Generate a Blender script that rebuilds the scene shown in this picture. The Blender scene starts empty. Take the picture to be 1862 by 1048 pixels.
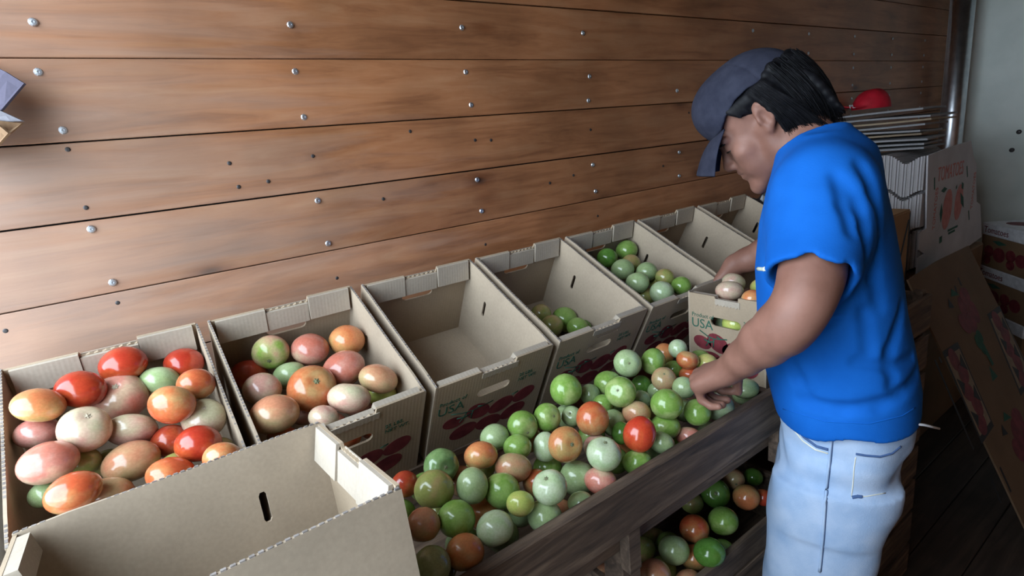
import bpy, bmesh, math, random
import numpy as np
from mathutils import Vector, Matrix
from mathutils.bvhtree import BVHTree

random.seed(7)
SC = bpy.context.scene
COL = SC.collection
# ---------------------------------------------------------------- camera
CAM = Vector((0.0, -1.2123, 1.5))
RT = Vector((0.79982, -0.59182, -0.10016))     # right
FW = Vector((0.55570, 0.79318, -0.24913))      # forward
UP = Vector((0.22688, 0.14360, 0.96328))       # up
FOC = 1005.63                                  # focal length in pixels of the 1862 px frame
cd = bpy.data.cameras.new('camera')
cam = bpy.data.objects.new('camera', cd)
COL.objects.link(cam)
cd.sensor_width = 36.0
cd.lens = FOC / 1862 * 36.0
cd.clip_start = 0.02
M = Matrix((RT, UP, -FW)).transposed().to_4x4()
M.translation = CAM
cam.matrix_world = M
SC.camera = cam
# ---------------------------------------------------------------- daylight and exposure
SC.view_settings.view_transform = 'Standard'
SC.view_settings.look = 'None'
SC.view_settings.gamma = 1.0
SC.view_settings.use_curve_mapping = False
SC.view_settings.exposure = 0.0
wd = bpy.data.worlds.new('sky')
SC.world = wd
wd.use_nodes = True
bg = wd.node_tree.nodes['Background']
bg.inputs[0].default_value = (0.74, 0.87, 1.0, 1)
bg.inputs[1].default_value = 11.0
SC.cycles.use_denoising = True
SC.cycles.max_bounces = 8
SC.cycles.diffuse_bounces = 5

def portal(name, loc, rot, sx, sy):
    l = bpy.data.lights.new(name, 'AREA')
    l.shape = 'RECTANGLE'
    l.size = sx
    l.size_y = sy
    l.cycles.is_portal = True
    o = bpy.data.objects.new(name, l)
    o.location = loc
    o.rotation_euler = rot
    COL.objects.link(o)

# ---------------------------------------------------------------- helpers
def ray(px, py):
    return RT * ((px - 931) / FOC) + FW - UP * ((py - 524) / FOC)

def P(px, py, d):
    """point of the photograph at depth d metres along the lens axis"""
    return CAM + ray(px, py) * d

def on_plane(px, py, o, n):
    r = ray(px, py)
    return CAM + r * ((Vector(o) - CAM).dot(n) / r.dot(n))

def link(name, me, mat=None, parent=None, loc=None):
    o = bpy.data.objects.new(name, me)
    COL.objects.link(o)
    if mat is not None and hasattr(me, 'materials') and not me.materials:
        me.materials.append(mat)
    if parent is not None:
        o.parent = parent
    if loc is not None:
        o.location = loc
    return o

def empty(name, loc=(0, 0, 0), rot=(0, 0, 0)):
    o = bpy.data.objects.new(name, None)
    o.empty_display_size = 0.05
    COL.objects.link(o)
    o.location = loc
    o.rotation_euler = rot
    return o

def tag(o, label=None, cat=None, group=None, kind=None):
    if label: o['label'] = label
    if cat: o['category'] = cat
    if group: o['group'] = group
    if kind: o['kind'] = kind
    return o

def copy_tree(o, parent=None):
    c = o.copy()
    COL.objects.link(c)
    c.parent = parent
    for ch in list(o.children):
        copy_tree(ch, c)
    return c

def mesh_of(bm, name='mesh', smooth=False):
    bmesh.ops.recalc_face_normals(bm, faces=bm.faces)
    me = bpy.data.meshes.new(name)
    bm.to_mesh(me)
    bm.free()
    if smooth:
        me.polygons.foreach_set('use_smooth', [True] * len(me.polygons))
    return me

def add_box(bm, lo, hi, bevel=0.0, mtx=None):
    lo, hi = Vector(lo), Vector(hi)
    r = bmesh.ops.create_cube(bm, size=1.0)
    vs = r['verts']
    for v in vs:
        v.co = Vector(((lo[i] + hi[i]) / 2 + v.co[i] * (hi[i] - lo[i])) for i in range(3))
    if bevel > 0:
        es = list({e for v in vs for e in v.link_edges})
        rb = bmesh.ops.bevel(bm, geom=es, offset=bevel, segments=1, affect='EDGES')
        vs = list({v for f in rb['faces'] for v in f.verts} | {v for v in vs if v.is_valid})
    if mtx is not None:
        for v in vs:
            v.co = mtx @ v.co
    return vs

def box_mesh(lo, hi, bevel=0.0):
    bm = bmesh.new()
    add_box(bm, lo, hi, bevel)
    return mesh_of(bm)

def plate(outer, holes, th, O, X, Y, bm=None):
    """flat sheet with holes: 2-D outlines in the frame O,X,Y, given thickness along X x Y"""
    own = bm is None
    if own:
        bm = bmesh.new()
    O, X, Y = Vector(O), Vector(X), Vector(Y)
    Z = X.cross(Y).normalized()
    edges = []
    for loop in [outer] + list(holes):
        vs = [bm.verts.new(O + X * a + Y * b) for a, b in loop]
        edges += [bm.edges.new((vs[i], vs[(i + 1) % len(vs)])) for i in range(len(vs))]
    r = bmesh.ops.triangle_fill(bm, use_beauty=True, use_dissolve=False, edges=edges)
    fs = [g for g in r['geom'] if isinstance(g, bmesh.types.BMFace)]
    ex = bmesh.ops.extrude_face_region(bm, geom=fs)
    for g in ex['geom']:
        if isinstance(g, bmesh.types.BMVert):
            g.co += Z * th
    return mesh_of(bm) if own else bm

def stadium(cx, cy, w, h, n=5):
    r = h / 2
    pts = []
    for i in range(n + 1):
        a = -math.pi / 2 + math.pi * i / n
        pts.append((cx + w / 2 - r + r * math.cos(a), cy + r * math.sin(a)))
    for i in range(n + 1):
        a = math.pi / 2 + math.pi * i / n
        pts.append((cx - w / 2 + r + r * math.cos(a), cy + r * math.sin(a)))
    return pts

def tube_mesh(pts, rad, sides=8, closed_ends=True):
    bm = bmesh.new()
    pts = [Vector(p) for p in pts]
    rad = rad if isinstance(rad, (list, tuple)) else [rad] * len(pts)
    rings = []
    for i, p in enumerate(pts):
        t = (pts[min(i + 1, len(pts) - 1)] - pts[max(i - 1, 0)]).normalized()
        a = t.cross(Vector((0.31, 0.2, 0.93))).normalized()
        b = t.cross(a)
        rings.append([bm.verts.new(p + (a * math.cos(2 * math.pi * k / sides) + b * math.sin(2 * math.pi * k / sides)) * rad[i]) for k in range(sides)])
    for r0, r1 in zip(rings, rings[1:]):
        for k in range(sides):
            bm.faces.new((r0[k], r0[(k + 1) % sides], r1[(k + 1) % sides], r1[k]))
    if closed_ends:
        bm.faces.new(rings[0][::-1])
        bm.faces.new(rings[-1])
    return mesh_of(bm, smooth=True)

def text_mesh(s, size, align='LEFT', extrude=0.0004, spacing=1.0, shear=0.0):
    c = bpy.data.curves.new('t', 'FONT')
    c.body = s
    c.size = size
    c.align_x = align
    c.extrude = extrude
    c.resolution_u = 3
    c.space_character = spacing
    c.shear = shear
    o = bpy.data.objects.new('t', c)
    COL.objects.link(o)
    dg = bpy.context.evaluated_depsgraph_get()
    dg.update()
    me = bpy.data.meshes.new_from_object(o.evaluated_get(dg))
    bpy.data.objects.remove(o)
    me.materials.clear()
    return me

def frame_matrix(O, X, Y):
    X, Y = Vector(X).normalized(), Vector(Y).normalized()
    Z = X.cross(Y).normalized()
    Y = Z.cross(X)
    m = Matrix((X, Y, Z)).transposed().to_4x4()
    m.translation = Vector(O)
    return m

# ---------------------------------------------------------------- materials
def new_mat(name):
    m = bpy.data.materials.new(name)
    m.use_nodes = True
    return m, m.node_tree.nodes, m.node_tree.links, m.node_tree.nodes['Principled BSDF']

def ramp(N, stops):
    r = N.new('ShaderNodeValToRGB')
    e = r.color_ramp.elements
    while len(e) < len(stops):
        e.new(0.5)
    for k, (p, c) in enumerate(stops):
        e[k].position = p
        e[k].color = (*c, 1)
    return r

def noise_mat(name, c1, c2, scale=8.0, rough=0.7, spec=0.3, bump=0.1, bscale=60.0, stretch=(1, 1, 1), detail=6, metal=0.0, rand=0.0, coord='Object', lo=0.35, hi=0.65):
    m, N, L, B = new_mat(name)
    tc = N.new('ShaderNodeTexCoord')
    mp = N.new('ShaderNodeMapping')
    mp.inputs['Scale'].default_value = stretch
    L.new(tc.outputs[coord], mp.inputs[0])
    n = N.new('ShaderNodeTexNoise')
    n.inputs['Scale'].default_value = scale
    n.inputs['Detail'].default_value = detail
    L.new(mp.outputs[0], n.inputs['Vector'])
    r = ramp(N, [(lo, c1), (hi, c2)])
    L.new(n.outputs[0], r.inputs[0])
    out = r.outputs[0]
    if rand > 0:
        oi = N.new('ShaderNodeObjectInfo')
        mr = N.new('ShaderNodeMapRange')
        mr.inputs[3].default_value = 1 - rand
        mr.inputs[4].default_value = 1 + rand
        L.new(oi.outputs['Random'], mr.inputs[0])
        hs = N.new('ShaderNodeHueSaturation')
        L.new(mr.outputs[0], hs.inputs['Value'])
        L.new(out, hs.inputs['Color'])
        out = hs.outputs[0]
    L.new(out, B.inputs['Base Color'])
    B.inputs['Roughness'].default_value = rough
    B.inputs['Specular IOR Level'].default_value = spec
    B.inputs['Metallic'].default_value = metal
    if bump > 0:
        n2 = N.new('ShaderNodeTexNoise')
        n2.inputs['Scale'].default_value = bscale
        n2.inputs['Detail'].default_value = 4
        L.new(mp.outputs[0], n2.inputs['Vector'])
        b = N.new('ShaderNodeBump')
        b.inputs['Strength'].default_value = bump
        b.inputs['Distance'].default_value = 0.004
        L.new(n2.outputs[0], b.inputs['Height'])
        L.new(b.outputs[0], B.inputs['Normal'])
    return m

def plain(name, c, rough=0.6, spec=0.3, metal=0.0, scale=40.0, var=0.12):
    return noise_mat(name, tuple(x * (1 - var) for x in c), tuple(min(1, x * (1 + var)) for x in c), scale, rough, spec, 0.0, metal=metal)

def wood_mat(name, ca, cb, cc, gs=1.0, rough=0.45, spec=0.45, rand=0.12, axis=0, knots=True, grey_blend=False):
    """board grain running along one local axis; stains and knots have their own shapes"""
    m, N, L, B = new_mat(name)
    tc = N.new('ShaderNodeTexCoord')
    oi = N.new('ShaderNodeObjectInfo')
    add = N.new('ShaderNodeVectorMath')
    add.operation = 'MULTIPLY_ADD'
    L.new(oi.outputs['Random'], add.inputs[0])
    add.inputs[1].default_value = (13.0, 7.0, 5.0)
    L.new(tc.outputs['Object'], add.inputs[2])
    st = [9.0, 9.0, 9.0]
    st[axis] = 0.9
    mp = N.new('ShaderNodeMapping')
    mp.inputs['Scale'].default_value = [s * gs for s in st]
    L.new(add.outputs[0], mp.inputs[0])
    warp = N.new('ShaderNodeTexNoise')
    warp.inputs['Scale'].default_value = 1.7
    warp.inputs['Detail'].default_value = 3
    L.new(mp.outputs[0], warp.inputs['Vector'])
    mx = N.new('ShaderNodeVectorMath')
    mx.operation = 'MULTIPLY_ADD'
    L.new(warp.outputs['Color'], mx.inputs[0])
    mx.inputs[1].default_value = (0.9, 0.9, 0.9)
    L.new(mp.outputs[0], mx.inputs[2])
    g = N.new('ShaderNodeTexNoise')
    g.inputs['Scale'].default_value = 3.2
    g.inputs['Detail'].default_value = 9
    g.inputs['Roughness'].default_value = 0.62
    L.new(mx.outputs[0], g.inputs['Vector'])
    r = ramp(N, [(0.28, ca), (0.5, cb), (0.74, cc)])
    L.new(g.outputs[0], r.inputs[0])
    # broad blotches
    bl = N.new('ShaderNodeTexNoise')
    bl.inputs['Scale'].default_value = 5.0
    bl.inputs['Detail'].default_value = 5
    L.new(add.outputs[0], bl.inputs['Vector'])
    rb = ramp(N, [(0.36, (0.80, 0.78, 0.76)), (0.64, (1.10, 1.07, 1.04))])
    L.new(bl.outputs[0], rb.inputs[0])
    mul = N.new('ShaderNodeMix')
    mul.data_type = 'RGBA'
    mul.blend_type = 'MULTIPLY'
    mul.inputs[0].default_value = 1.0
    L.new(r.outputs[0], mul.inputs[6])
    L.new(rb.outputs[0], mul.inputs[7])
    out = mul.outputs[2]
    if knots:
        mk = N.new('ShaderNodeMapping')
        ks = [6.0, 6.0, 6.0]
        ks[axis] = 2.6
        mk.inputs['Scale'].default_value = ks
        L.new(add.outputs[0], mk.inputs[0])
        v = N.new('ShaderNodeTexVoronoi')
        v.inputs['Scale'].default_value = 1.0
        L.new(mk.outputs[0], v.inputs['Vector'])
        rk = ramp(N, [(0.035, (0.16, 0.11, 0.08)), (0.075, (0.62, 0.52, 0.46)), (0.16, (1, 1, 1))])
        L.new(v.outputs['Distance'], rk.inputs[0])
        m2 = N.new('ShaderNodeMix')
        m2.data_type = 'RGBA'
        m2.blend_type = 'MULTIPLY'
        m2.inputs[0].default_value = 0.85
        L.new(out, m2.inputs[6])
        L.new(rk.outputs[0], m2.inputs[7])
        out = m2.outputs[2]
    if grey_blend:
        # blend to grey-tan, stronger towards the rear end and lower down
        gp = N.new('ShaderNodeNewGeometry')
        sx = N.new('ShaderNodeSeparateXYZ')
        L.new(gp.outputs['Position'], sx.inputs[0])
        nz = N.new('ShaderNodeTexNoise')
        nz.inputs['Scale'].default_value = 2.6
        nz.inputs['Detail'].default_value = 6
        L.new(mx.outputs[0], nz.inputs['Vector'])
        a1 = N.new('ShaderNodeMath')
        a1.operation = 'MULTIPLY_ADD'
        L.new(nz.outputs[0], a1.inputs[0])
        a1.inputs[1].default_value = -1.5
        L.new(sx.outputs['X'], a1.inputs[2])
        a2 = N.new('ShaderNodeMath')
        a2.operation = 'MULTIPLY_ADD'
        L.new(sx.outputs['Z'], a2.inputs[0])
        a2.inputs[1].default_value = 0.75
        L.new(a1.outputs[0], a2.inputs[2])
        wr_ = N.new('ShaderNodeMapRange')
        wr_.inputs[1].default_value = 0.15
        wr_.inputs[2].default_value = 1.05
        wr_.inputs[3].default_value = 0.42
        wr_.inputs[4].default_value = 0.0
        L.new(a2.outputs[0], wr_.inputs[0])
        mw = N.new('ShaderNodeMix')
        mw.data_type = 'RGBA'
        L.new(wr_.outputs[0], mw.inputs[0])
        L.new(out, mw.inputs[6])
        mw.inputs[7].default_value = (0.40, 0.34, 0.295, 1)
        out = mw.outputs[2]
    hs = N.new('ShaderNodeHueSaturation')
    mr = N.new('ShaderNodeMapRange')
    mr.inputs[3].default_value = 1 - rand
    mr.inputs[4].default_value = 1 + rand
    L.new(oi.outputs['Random'], mr.inputs[0])
    L.new(mr.outputs[0], hs.inputs['Value'])
    L.new(out, hs.inputs['Color'])
    L.new(hs.outputs[0], B.inputs['Base Color'])
    B.inputs['Roughness'].default_value = rough
    B.inputs['Specular IOR Level'].default_value = spec
    b = N.new('ShaderNodeBump')
    b.inputs['Strength'].default_value = 0.25
    b.inputs['Distance'].default_value = 0.004
    L.new(g.outputs[0], b.inputs['Height'])
    L.new(b.outputs[0], B.inputs['Normal'])
    return m

def card_mat(name, c, rand=0.05, ribs=0.0, spec=0.25):
    """kraft board: fibre speckle plus faint corrugation ribs"""
    m, N, L, B = new_mat(name)
    tc = N.new('ShaderNodeTexCoord')
    n = N.new('ShaderNodeTexNoise')
    n.inputs['Scale'].default_value = 190.0
    n.inputs['Detail'].default_value = 4
    L.new(tc.outputs['Object'], n.inputs['Vector'])
    n1 = N.new('ShaderNodeTexNoise')
    n1.inputs['Scale'].default_value = 7.0
    n1.inputs['Detail'].default_value = 3
    L.new(tc.outputs['Object'], n1.inputs['Vector'])
    mxn = N.new('ShaderNodeMath')
    mxn.operation = 'MULTIPLY_ADD'
    L.new(n.outputs[0], mxn.inputs[0])
    mxn.inputs[1].default_value = 0.5
    L.new(n1.outputs[0], mxn.inputs[2])
    r = ramp(N, [(0.5, tuple(x * 0.86 for x in c)), (1.0, tuple(min(1, x * 1.12) for x in c))])
    L.new(mxn.outputs[0], r.inputs[0])
    L.new(r.outputs[0], B.inputs['Base Color'])
    B.inputs['Roughness'].default_value = 0.75
    B.inputs['Specular IOR Level'].default_value = spec
    w = N.new('ShaderNodeTexWave')
    w.bands_direction = 'X'
    w.inputs['Scale'].default_value = 45.0
    w.inputs['Distortion'].default_value = 0.3
    L.new(tc.outputs['Object'], w.inputs['Vector'])
    b = N.new('ShaderNodeBump')
    b.inputs['Strength'].default_value = 0.06 + ribs
    b.inputs['Distance'].default_value = 0.002
    L.new(w.outputs[0], b.inputs['Height'])
    L.new(b.outputs[0], B.inputs['Normal'])
    return m

M_WALL = wood_mat('old_plank_wood', (0.21, 0.083, 0.036), (0.345, 0.148, 0.066), (0.42, 0.212, 0.108), rough=0.42, grey_blend=True)
M_DARKWOOD = wood_mat('dark_weathered_wood', (0.035, 0.026, 0.021), (0.12, 0.082, 0.058), (0.26, 0.185, 0.13), gs=1.6, rough=0.72, knots=False)
M_PALEWOOD = wood_mat('pale_crate_wood', (0.20, 0.12, 0.06), (0.34, 0.21, 0.11), (0.42, 0.28, 0.16), gs=1.4, rough=0.7, knots=False)
M_GAP = plain('dark_backing', (0.012, 0.010, 0.009), 0.9)
M_SCREW = plain('zinc_screw', (0.55, 0.58, 0.62), 0.35, 0.5, 0.9, 900.0)
M_NAIL = plain('dark_nail', (0.06, 0.055, 0.055), 0.5, 0.5, 0.6, 900.0)
M_WHITEWALL = noise_mat('white_panel', (0.68, 0.75, 0.70), (0.78, 0.84, 0.79), 5.0, 0.42, 0.4, 0.05, 20.0)
M_STEEL = noise_mat('brushed_steel', (0.52, 0.55, 0.60), (0.66, 0.68, 0.72), 30.0, 0.28, 0.5, 0.03, 80.0, metal=1.0)
M_FLOOR = wood_mat('dark_floor_boards', (0.03, 0.02, 0.016), (0.06, 0.042, 0.032), (0.10, 0.07, 0.05), gs=0.8, rough=0.6, knots=False)
M_GROUND = noise_mat('pale_concrete', (0.42, 0.41, 0.39), (0.55, 0.54, 0.51), 3.0, 0.85, 0.2, 0.1)
M_CARD = card_mat('kraft_board', (0.34, 0.262, 0.180))
M_CARDIN = card_mat('kraft_board_inside', (0.375, 0.300, 0.220), ribs=0.02)
M_FLAP = card_mat('kraft_flap', (0.37, 0.315, 0.25))
M_CARDDARK = card_mat('brown_board', (0.22, 0.135, 0.075))
M_GREYCARD = card_mat('grey_white_board', (0.30, 0.30, 0.31))
M_EDGE = noise_mat('corrugated_edge', (0.13, 0.115, 0.105), (0.27, 0.24, 0.22), 60.0, 0.9, 0.1, 0.0)
M_INKGREEN = plain('green_ink', (0.035, 0.11, 0.075), 0.7, 0.2)
M_INKRED = noise_mat('tomato_red_ink', (0.12, 0.016, 0.024), (0.21, 0.035, 0.042), 30.0, 0.6, 0.3, 0.0)
M_INKPINK = noise_mat('faded_red_ink', (0.52, 0.13, 0.11), (0.60, 0.22, 0.18), 30.0, 0.6, 0.3, 0.0)
M_INKBLACK = plain('black_ink', (0.018, 0.016, 0.018), 0.6, 0.3)
M_INKLIGHT = plain('pale_ink', (0.62, 0.55, 0.45), 0.7, 0.2)
M_WHITECARD = plain('white_coated_board', (0.72, 0.73, 0.76), 0.45, 0.4)
M_RED = noise_mat('red_cloth', (0.42, 0.006, 0.018), (0.55, 0.012, 0.03), 25.0, 0.7, 0.3, 0.15, 90.0)
# ---------------------------------------------------------------- the truck body
WY = 0.07            # inner face of the plank wall
XR = 4.30            # inner face of the white front wall
XL = -0.50           # open rear end (daylight)
YN = -2.35           # near side wall
ZC = 2.45
YO = -1.30           # the rear opening is narrowed here; beyond it an added light-blocking panel
portal('rear_opening', (XL + 0.02, (WY + YO) / 2, (ZC + 0.8) / 2), (0, math.radians(-90), 0), ZC - 0.85, (WY - YO) - 0.05)
tag(link('light_blocker_side', box_mesh((XL - 0.04, YN - 0.05, 0), (XL, YO, ZC)), M_WHITEWALL), kind='structure')  # unseen panel, added to cut daylight from the camera side

wall = tag(link('wall_back', box_mesh((XL, WY + 0.022, 0.0), (XR + 0.05, WY + 0.06, ZC)), M_GAP), kind='structure')
PH = 0.1397
Z1 = 1.584
k0 = -11
pm = {}
for k in range(-11, 7):
    z0 = Z1 + k * PH
    z1 = z0 + PH
    if z0 < -0.05 or z1 > ZC + 0.1:
        continue
    gap = 0.0007 + 0.0006 * ((k * 7) % 3)
    dy = 0.0012 * ((k * 5) % 3)
    me = box_mesh((0, 0, gap), (XR - XL, 0.02, PH - gap), 0.0012)
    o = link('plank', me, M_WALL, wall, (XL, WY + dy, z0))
def disc_mesh(r, h, hole=True):
    bm = bmesh.new()
    prof = [(0.0, h * 0.55), (r * 0.22, h * 0.55), (r * 0.3, h), (r * 0.75, h * 0.9), (r, h * 0.15), (r, 0)] if hole else [(0.0, h), (r * 0.6, h * 0.9), (r, h * 0.3), (r, 0)]
    n = 10
    top = None
    prev = None
    for a, z in prof:
        if a == 0.0:
            c = bm.verts.new((0, -z, 0))
            prev = [c]
            continue
        ring = [bm.verts.new((a * math.cos(2 * math.pi * i / n), -z, a * math.sin(2 * math.pi * i / n))) for i in range(n)]
        for i in range(n):
            j = (i + 1) % n
            if len(prev) == 1:
                bm.faces.new((prev[0], ring[i], ring[j]))
            else:
                bm.faces.new((prev[i], ring[i], ring[j], prev[j]))
        prev = ring
    return mesh_of(bm, smooth=False)
SCREW_ME = disc_mesh(0.0072, 0.003)
NAIL_ME = disc_mesh(0.0042, 0.0015, False)
SCREW_ME.materials.append(M_SCREW)
NAIL_ME.materials.append(M_NAIL)
big = [(115, 237), (70, 131), (166, 417), (205, 514), (553, 213), (537, 130), (578, 365), (597, 443), (857, 191), (847, 131), (868, 327), (876, 384), (1070, 183), (1072, 139), (1078, 300), (1083, 348), (1231, 165), (1235, 277), (1235, 320), (60, 40), (528, 45), (840, 50), (1060, 60)]
small = [(123, 272), (156, 378), (214, 551), (569, 284), (613, 506), (864, 255), (883, 445), (746, 239), (893, 255), (1074, 236), (1087, 393), (697, 362), (1043, 319), (1000, 333), (1206, 302), (1253, 205), (434, 340), (417, 297), (488, 330), (10, 602)]
for lst, me, nm in ((big, SCREW_ME, 'screw'), (small, NAIL_ME, 'nail')):
    for px, py in lst:
        p = on_plane(px, py, (0, WY, 0), Vector((0, 1, 0)))
        o = link(nm, me, None, wall, (p.x, WY + 0.0005, p.z))
for i in range(6):
    for k in range(0, 4):
        for dz in (0.03, 0.108):
            link('screw', SCREW_ME, None, wall, (2.15 + 0.43 * i, WY + 0.0005, Z1 + (k - 2) * PH + dz))

wr = tag(link('wall_right', box_mesh((XR, YN, 0), (XR + 0.05, WY + 0.06, ZC)), M_WHITEWALL), kind='structure')
RIV = disc_mesh(0.013, 0.006, False)
RIV.materials.append(M_NAIL)
rp = [on_plane(u, v, (XR, 0, 0), Vector((1, 0, 0))) for u, v in ((1748, 140), (1743, 171), (1739, 203), (1736, 233), (1853, 240), (1840, 273), (1751, 105), (1755, 70), (1759, 35))]
for p in rp:
    o = link('rivet', RIV, None, wr, (XR - 0.0005, p.y, p.z))
    o.rotation_euler = (0, 0, math.radians(-90))
wn = tag(link('wall_near', box_mesh((XL, YN - 0.06, 0), (XR + 0.05, YN - 0.021, ZC)), M_GAP), kind='structure')
for k in range(16):
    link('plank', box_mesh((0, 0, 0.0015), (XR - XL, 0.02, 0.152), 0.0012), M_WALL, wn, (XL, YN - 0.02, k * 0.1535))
tag(link('ceiling', box_mesh((XL, YN - 0.05, ZC), (XR + 0.05, WY + 0.06, ZC + 0.04)), M_DARKWOOD), kind='structure')
fl = tag(link('floor', box_mesh((XL, YN - 0.05, -0.06), (XR + 0.05, WY + 0.06, -0.022)), M_GAP), kind='structure')
nb = 17
bw = (WY - YN) / nb
fbm = box_mesh((XL, 0.0015, -0.022), (XR, bw - 0.0015, 0.0), 0.002)
for i in range(nb):
    link('floor_board', fbm, M_FLOOR, fl, (0, YN + i * bw, 0))
tag(link('ground_outside', box_mesh((-40, -40, -1.0), (40, 40, -0.9)), M_GROUND), kind='structure')
tag(link('light_blocker_low', box_mesh((XL - 0.04, YO, 0), (XL, WY, 0.80), 0.004), M_FLOOR), kind='structure')       # unseen board added low in the opening to darken carton fronts and floor
# bright corner post of the truck body
pa = on_plane(1716, 253, (0, -0.02, 0), Vector((0, 1, 0)))
post = tag(link('trim_1', tube_mesh([(pa.x + 0.07, -0.03, 0.0), (pa.x + 0.07, -0.03, ZC)], 0.058, 20), M_STEEL), kind='structure')
# ---------------------------------------------------------------- the tilted row of kraft cartons
PITCH, BW, BL, BH, TILT = 0.305, 0.2862, 0.3416, 0.225, 0.4741
X0 = -0.1965
RIMB = Vector((0, -0.040, 1.2356))                      # back rim of the row
DV = Vector((0, -math.cos(TILT), -math.sin(TILT)))
UV = Vector((0, -math.sin(TILT), math.cos(TILT)))
TH = 0.0042

def zigzag(x0, x1, y, n, amp, rnd):
    return [(x0 + (x1 - x0) * i / n, y + (amp if i % 2 else -amp) * rnd.uniform(0.4, 1.2)) for i in range(n + 1)]

def make_carton(H=BH, W=BW, L=BL, seed=1, slit=False):
    """open kraft carton; local x = width, y = depth (0 is the printed front), z up, origin at the base corner"""
    rnd = random.Random(seed)
    root = empty('carton')
    link('bottom', box_mesh((0.002, 0.002, 0.0), (W - 0.002, L - 0.002, TH)), M_CARDIN, root)
    # long side walls with a vent slot near the back
    for x in (0.0, W - TH):
        slot = stadium(H - 0.088, L - 0.095, 0.046, 0.010, 3)
        out = [(0, 0), (H, 0), (H + 0.002, 0.05), (H, L * 0.5), (H + 0.001, L - 0.04), (H - 0.001, L), (0, L)]
        me = plate(out, [slot], TH, (x, 0, 0), (0, 0, 1), (0, 1, 0))
        if x == 0.0:
            for v in me.vertices: v.co.x = 2 * x + TH - v.co.x if v.co.x > x + TH else v.co.x
        xs = [v.co.x for v in me.vertices]
        sh = x - min(xs)
        for v in me.vertices: v.co.x += sh
        link('side_wall', me, M_CARDIN, root)
        # raw corrugated edge along the rim
        bm = bmesh.new()
        n = 44
        for i in range(n):
            add_box(bm, (x + 0.0004, L * i / n + 0.001, H), (x + TH - 0.0004, L * (i + 1) / n - 0.002, H + 0.0012 + rnd.random() * 0.0005))
        link('rim_edge', mesh_of(bm), M_EDGE, root)
    # short end walls: notched torn rim, hand hole
    for end in (0, 1):
        y = 0.0 if end == 0 else L - TH
        h1, h2, h3 = H - 0.002, H - 0.009, H + 0.003
        rim = [(W - TH, h3)] + [(0.66 * W, h3), (0.655 * W, h2)] + zigzag(0.64 * W, 0.37 * W, h2, 13, 0.0016, rnd) + [(0.36 * W, h1), (TH, h1)]
        out = [(TH, 0)] + [(W - TH, 0)] + rim
        holes = [stadium(W / 2, H - 0.066, 0.082, 0.022)]
        if slit and end == 0:
            holes.append(stadium(W * 0.56, H - 0.034, 0.07, 0.004, 2))
        me = plate(out, holes, TH, (0, y + TH, 0), (1, 0, 0), (0, 0, 1))
        link('end_wall', me, M_CARD, root)
        # inner flap folded down inside, in three torn strips
        s = 1 if end == 0 else -1
        yi = y + (TH if end == 0 else 0) + s * 0.001
        fl = []
        for (a, b, top, tiltx, drop) in ((0.04, 0.36, h1, 0.016, 0.046), (0.36, 0.66, h2 - 0.001, 0.013, 0.040), (0.66, 0.965, h3, 0.018, 0.047)):
            bm = bmesh.new()
            y0, y1 = yi + s * 0.001, yi + s * tiltx
            dd = drop * (1 if end else 0.55)
            pr = [(y0 - s * 0.004, top - 0.0005), (y0 + s * (0.010 if end == 0 else 0.003), top), (y1, top - dd), (y1 - s * 0.003, top - dd - 0.0008), (y0, top - 0.006)]
            va = [bm.verts.new((a * W, p, q)) for p, q in pr]
            vb = [bm.verts.new((b * W - 0.0008, p, q)) for p, q in pr]
            for i in range(len(pr)):
                j = (i + 1) % len(pr)
                bm.faces.new((va[i], va[j], vb[j], vb[i]))
            bm.faces.new(va)
            bm.faces.new(vb[::-1])
            link('inner_flap', mesh_of(bm), M_FLAP, root)
        # torn tab hanging over the outside of the rim
        yo = -0.0012 if end == 0 else L
        zz = zigzag(0.68 * W, 0.37 * W, h2 - 0.013, 15, 0.0022, rnd)
        me = plate([(0.37 * W, h2 + 0.002), (0.68 * W, h2 + 0.002)] + zz, [], 0.0014, (0, yo, 0), (1, 0, 0), (0, 0, 1))
        ys = min(v.co.y for v in me.vertices)
        for v in me.vertices: v.co.y += (yo - 0.0004 if end == 0 else yo) - ys
        link('torn_tab', me, M_FLAP, root)
    # print on the front
    yf = -0.0005
    def ptxt(s, size, x, z):
        me = text_mesh(s, size, extrude=0.0003)
        me.transform(frame_matrix((x, yf, z), (1, 0, 0), (0, 0, 1)))
        return me
    def join(ms):
        bm = bmesh.new()
        for me in ms:
            bm.from_mesh(me)
        out = bpy.data.meshes.new('print')
        bm.to_mesh(out)
        bm.free()
        return out
    k = W / 0.286
    link('printed_origin_line', ptxt('Product of', 0.0145, 0.014 * k, H - 0.062), M_INKGREEN, root)
    link('printed_country', ptxt('USA', 0.034, 0.012 * k, H - 0.090), M_INKGREEN, root)
    link('printed_weight', ptxt('25 LBS.', 0.0125, 0.207 * k, H - 0.060), M_INKGREEN, root)
    link('printed_weight_note', ptxt('NET WT.', 0.0125, 0.207 * k, H - 0.074), M_INKGREEN, root)
    bm = bmesh.new()
    for (cx, cz, rx, rz, rot) in ((0.055, H - 0.128, 0.026, 0.017, -0.2), (0.115, H - 0.122, 0.032, 0.022, -0.5), (0.175, H - 0.132, 0.033, 0.021, 0.2), (0.235, H - 0.126, 0.030, 0.020, 0.3), (0.085, H - 0.170, 0.034, 0.022, 0.1), (0.150, H - 0.176, 0.035, 0.022, -0.2), (0.215, H - 0.172, 0.034, 0.022, 0.2)):
        vs = []
        for i in range(18):
            a = 2 * math.pi * i / 18
            u, w = rx * math.cos(a), rz * math.sin(a)
            vs.append(bm.verts.new((cx * k + u * math.cos(rot) - w * math.sin(rot), yf - 0.0001, cz + u * math.sin(rot) + w * math.cos(rot))))
        f = bm.faces.new(vs)
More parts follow.
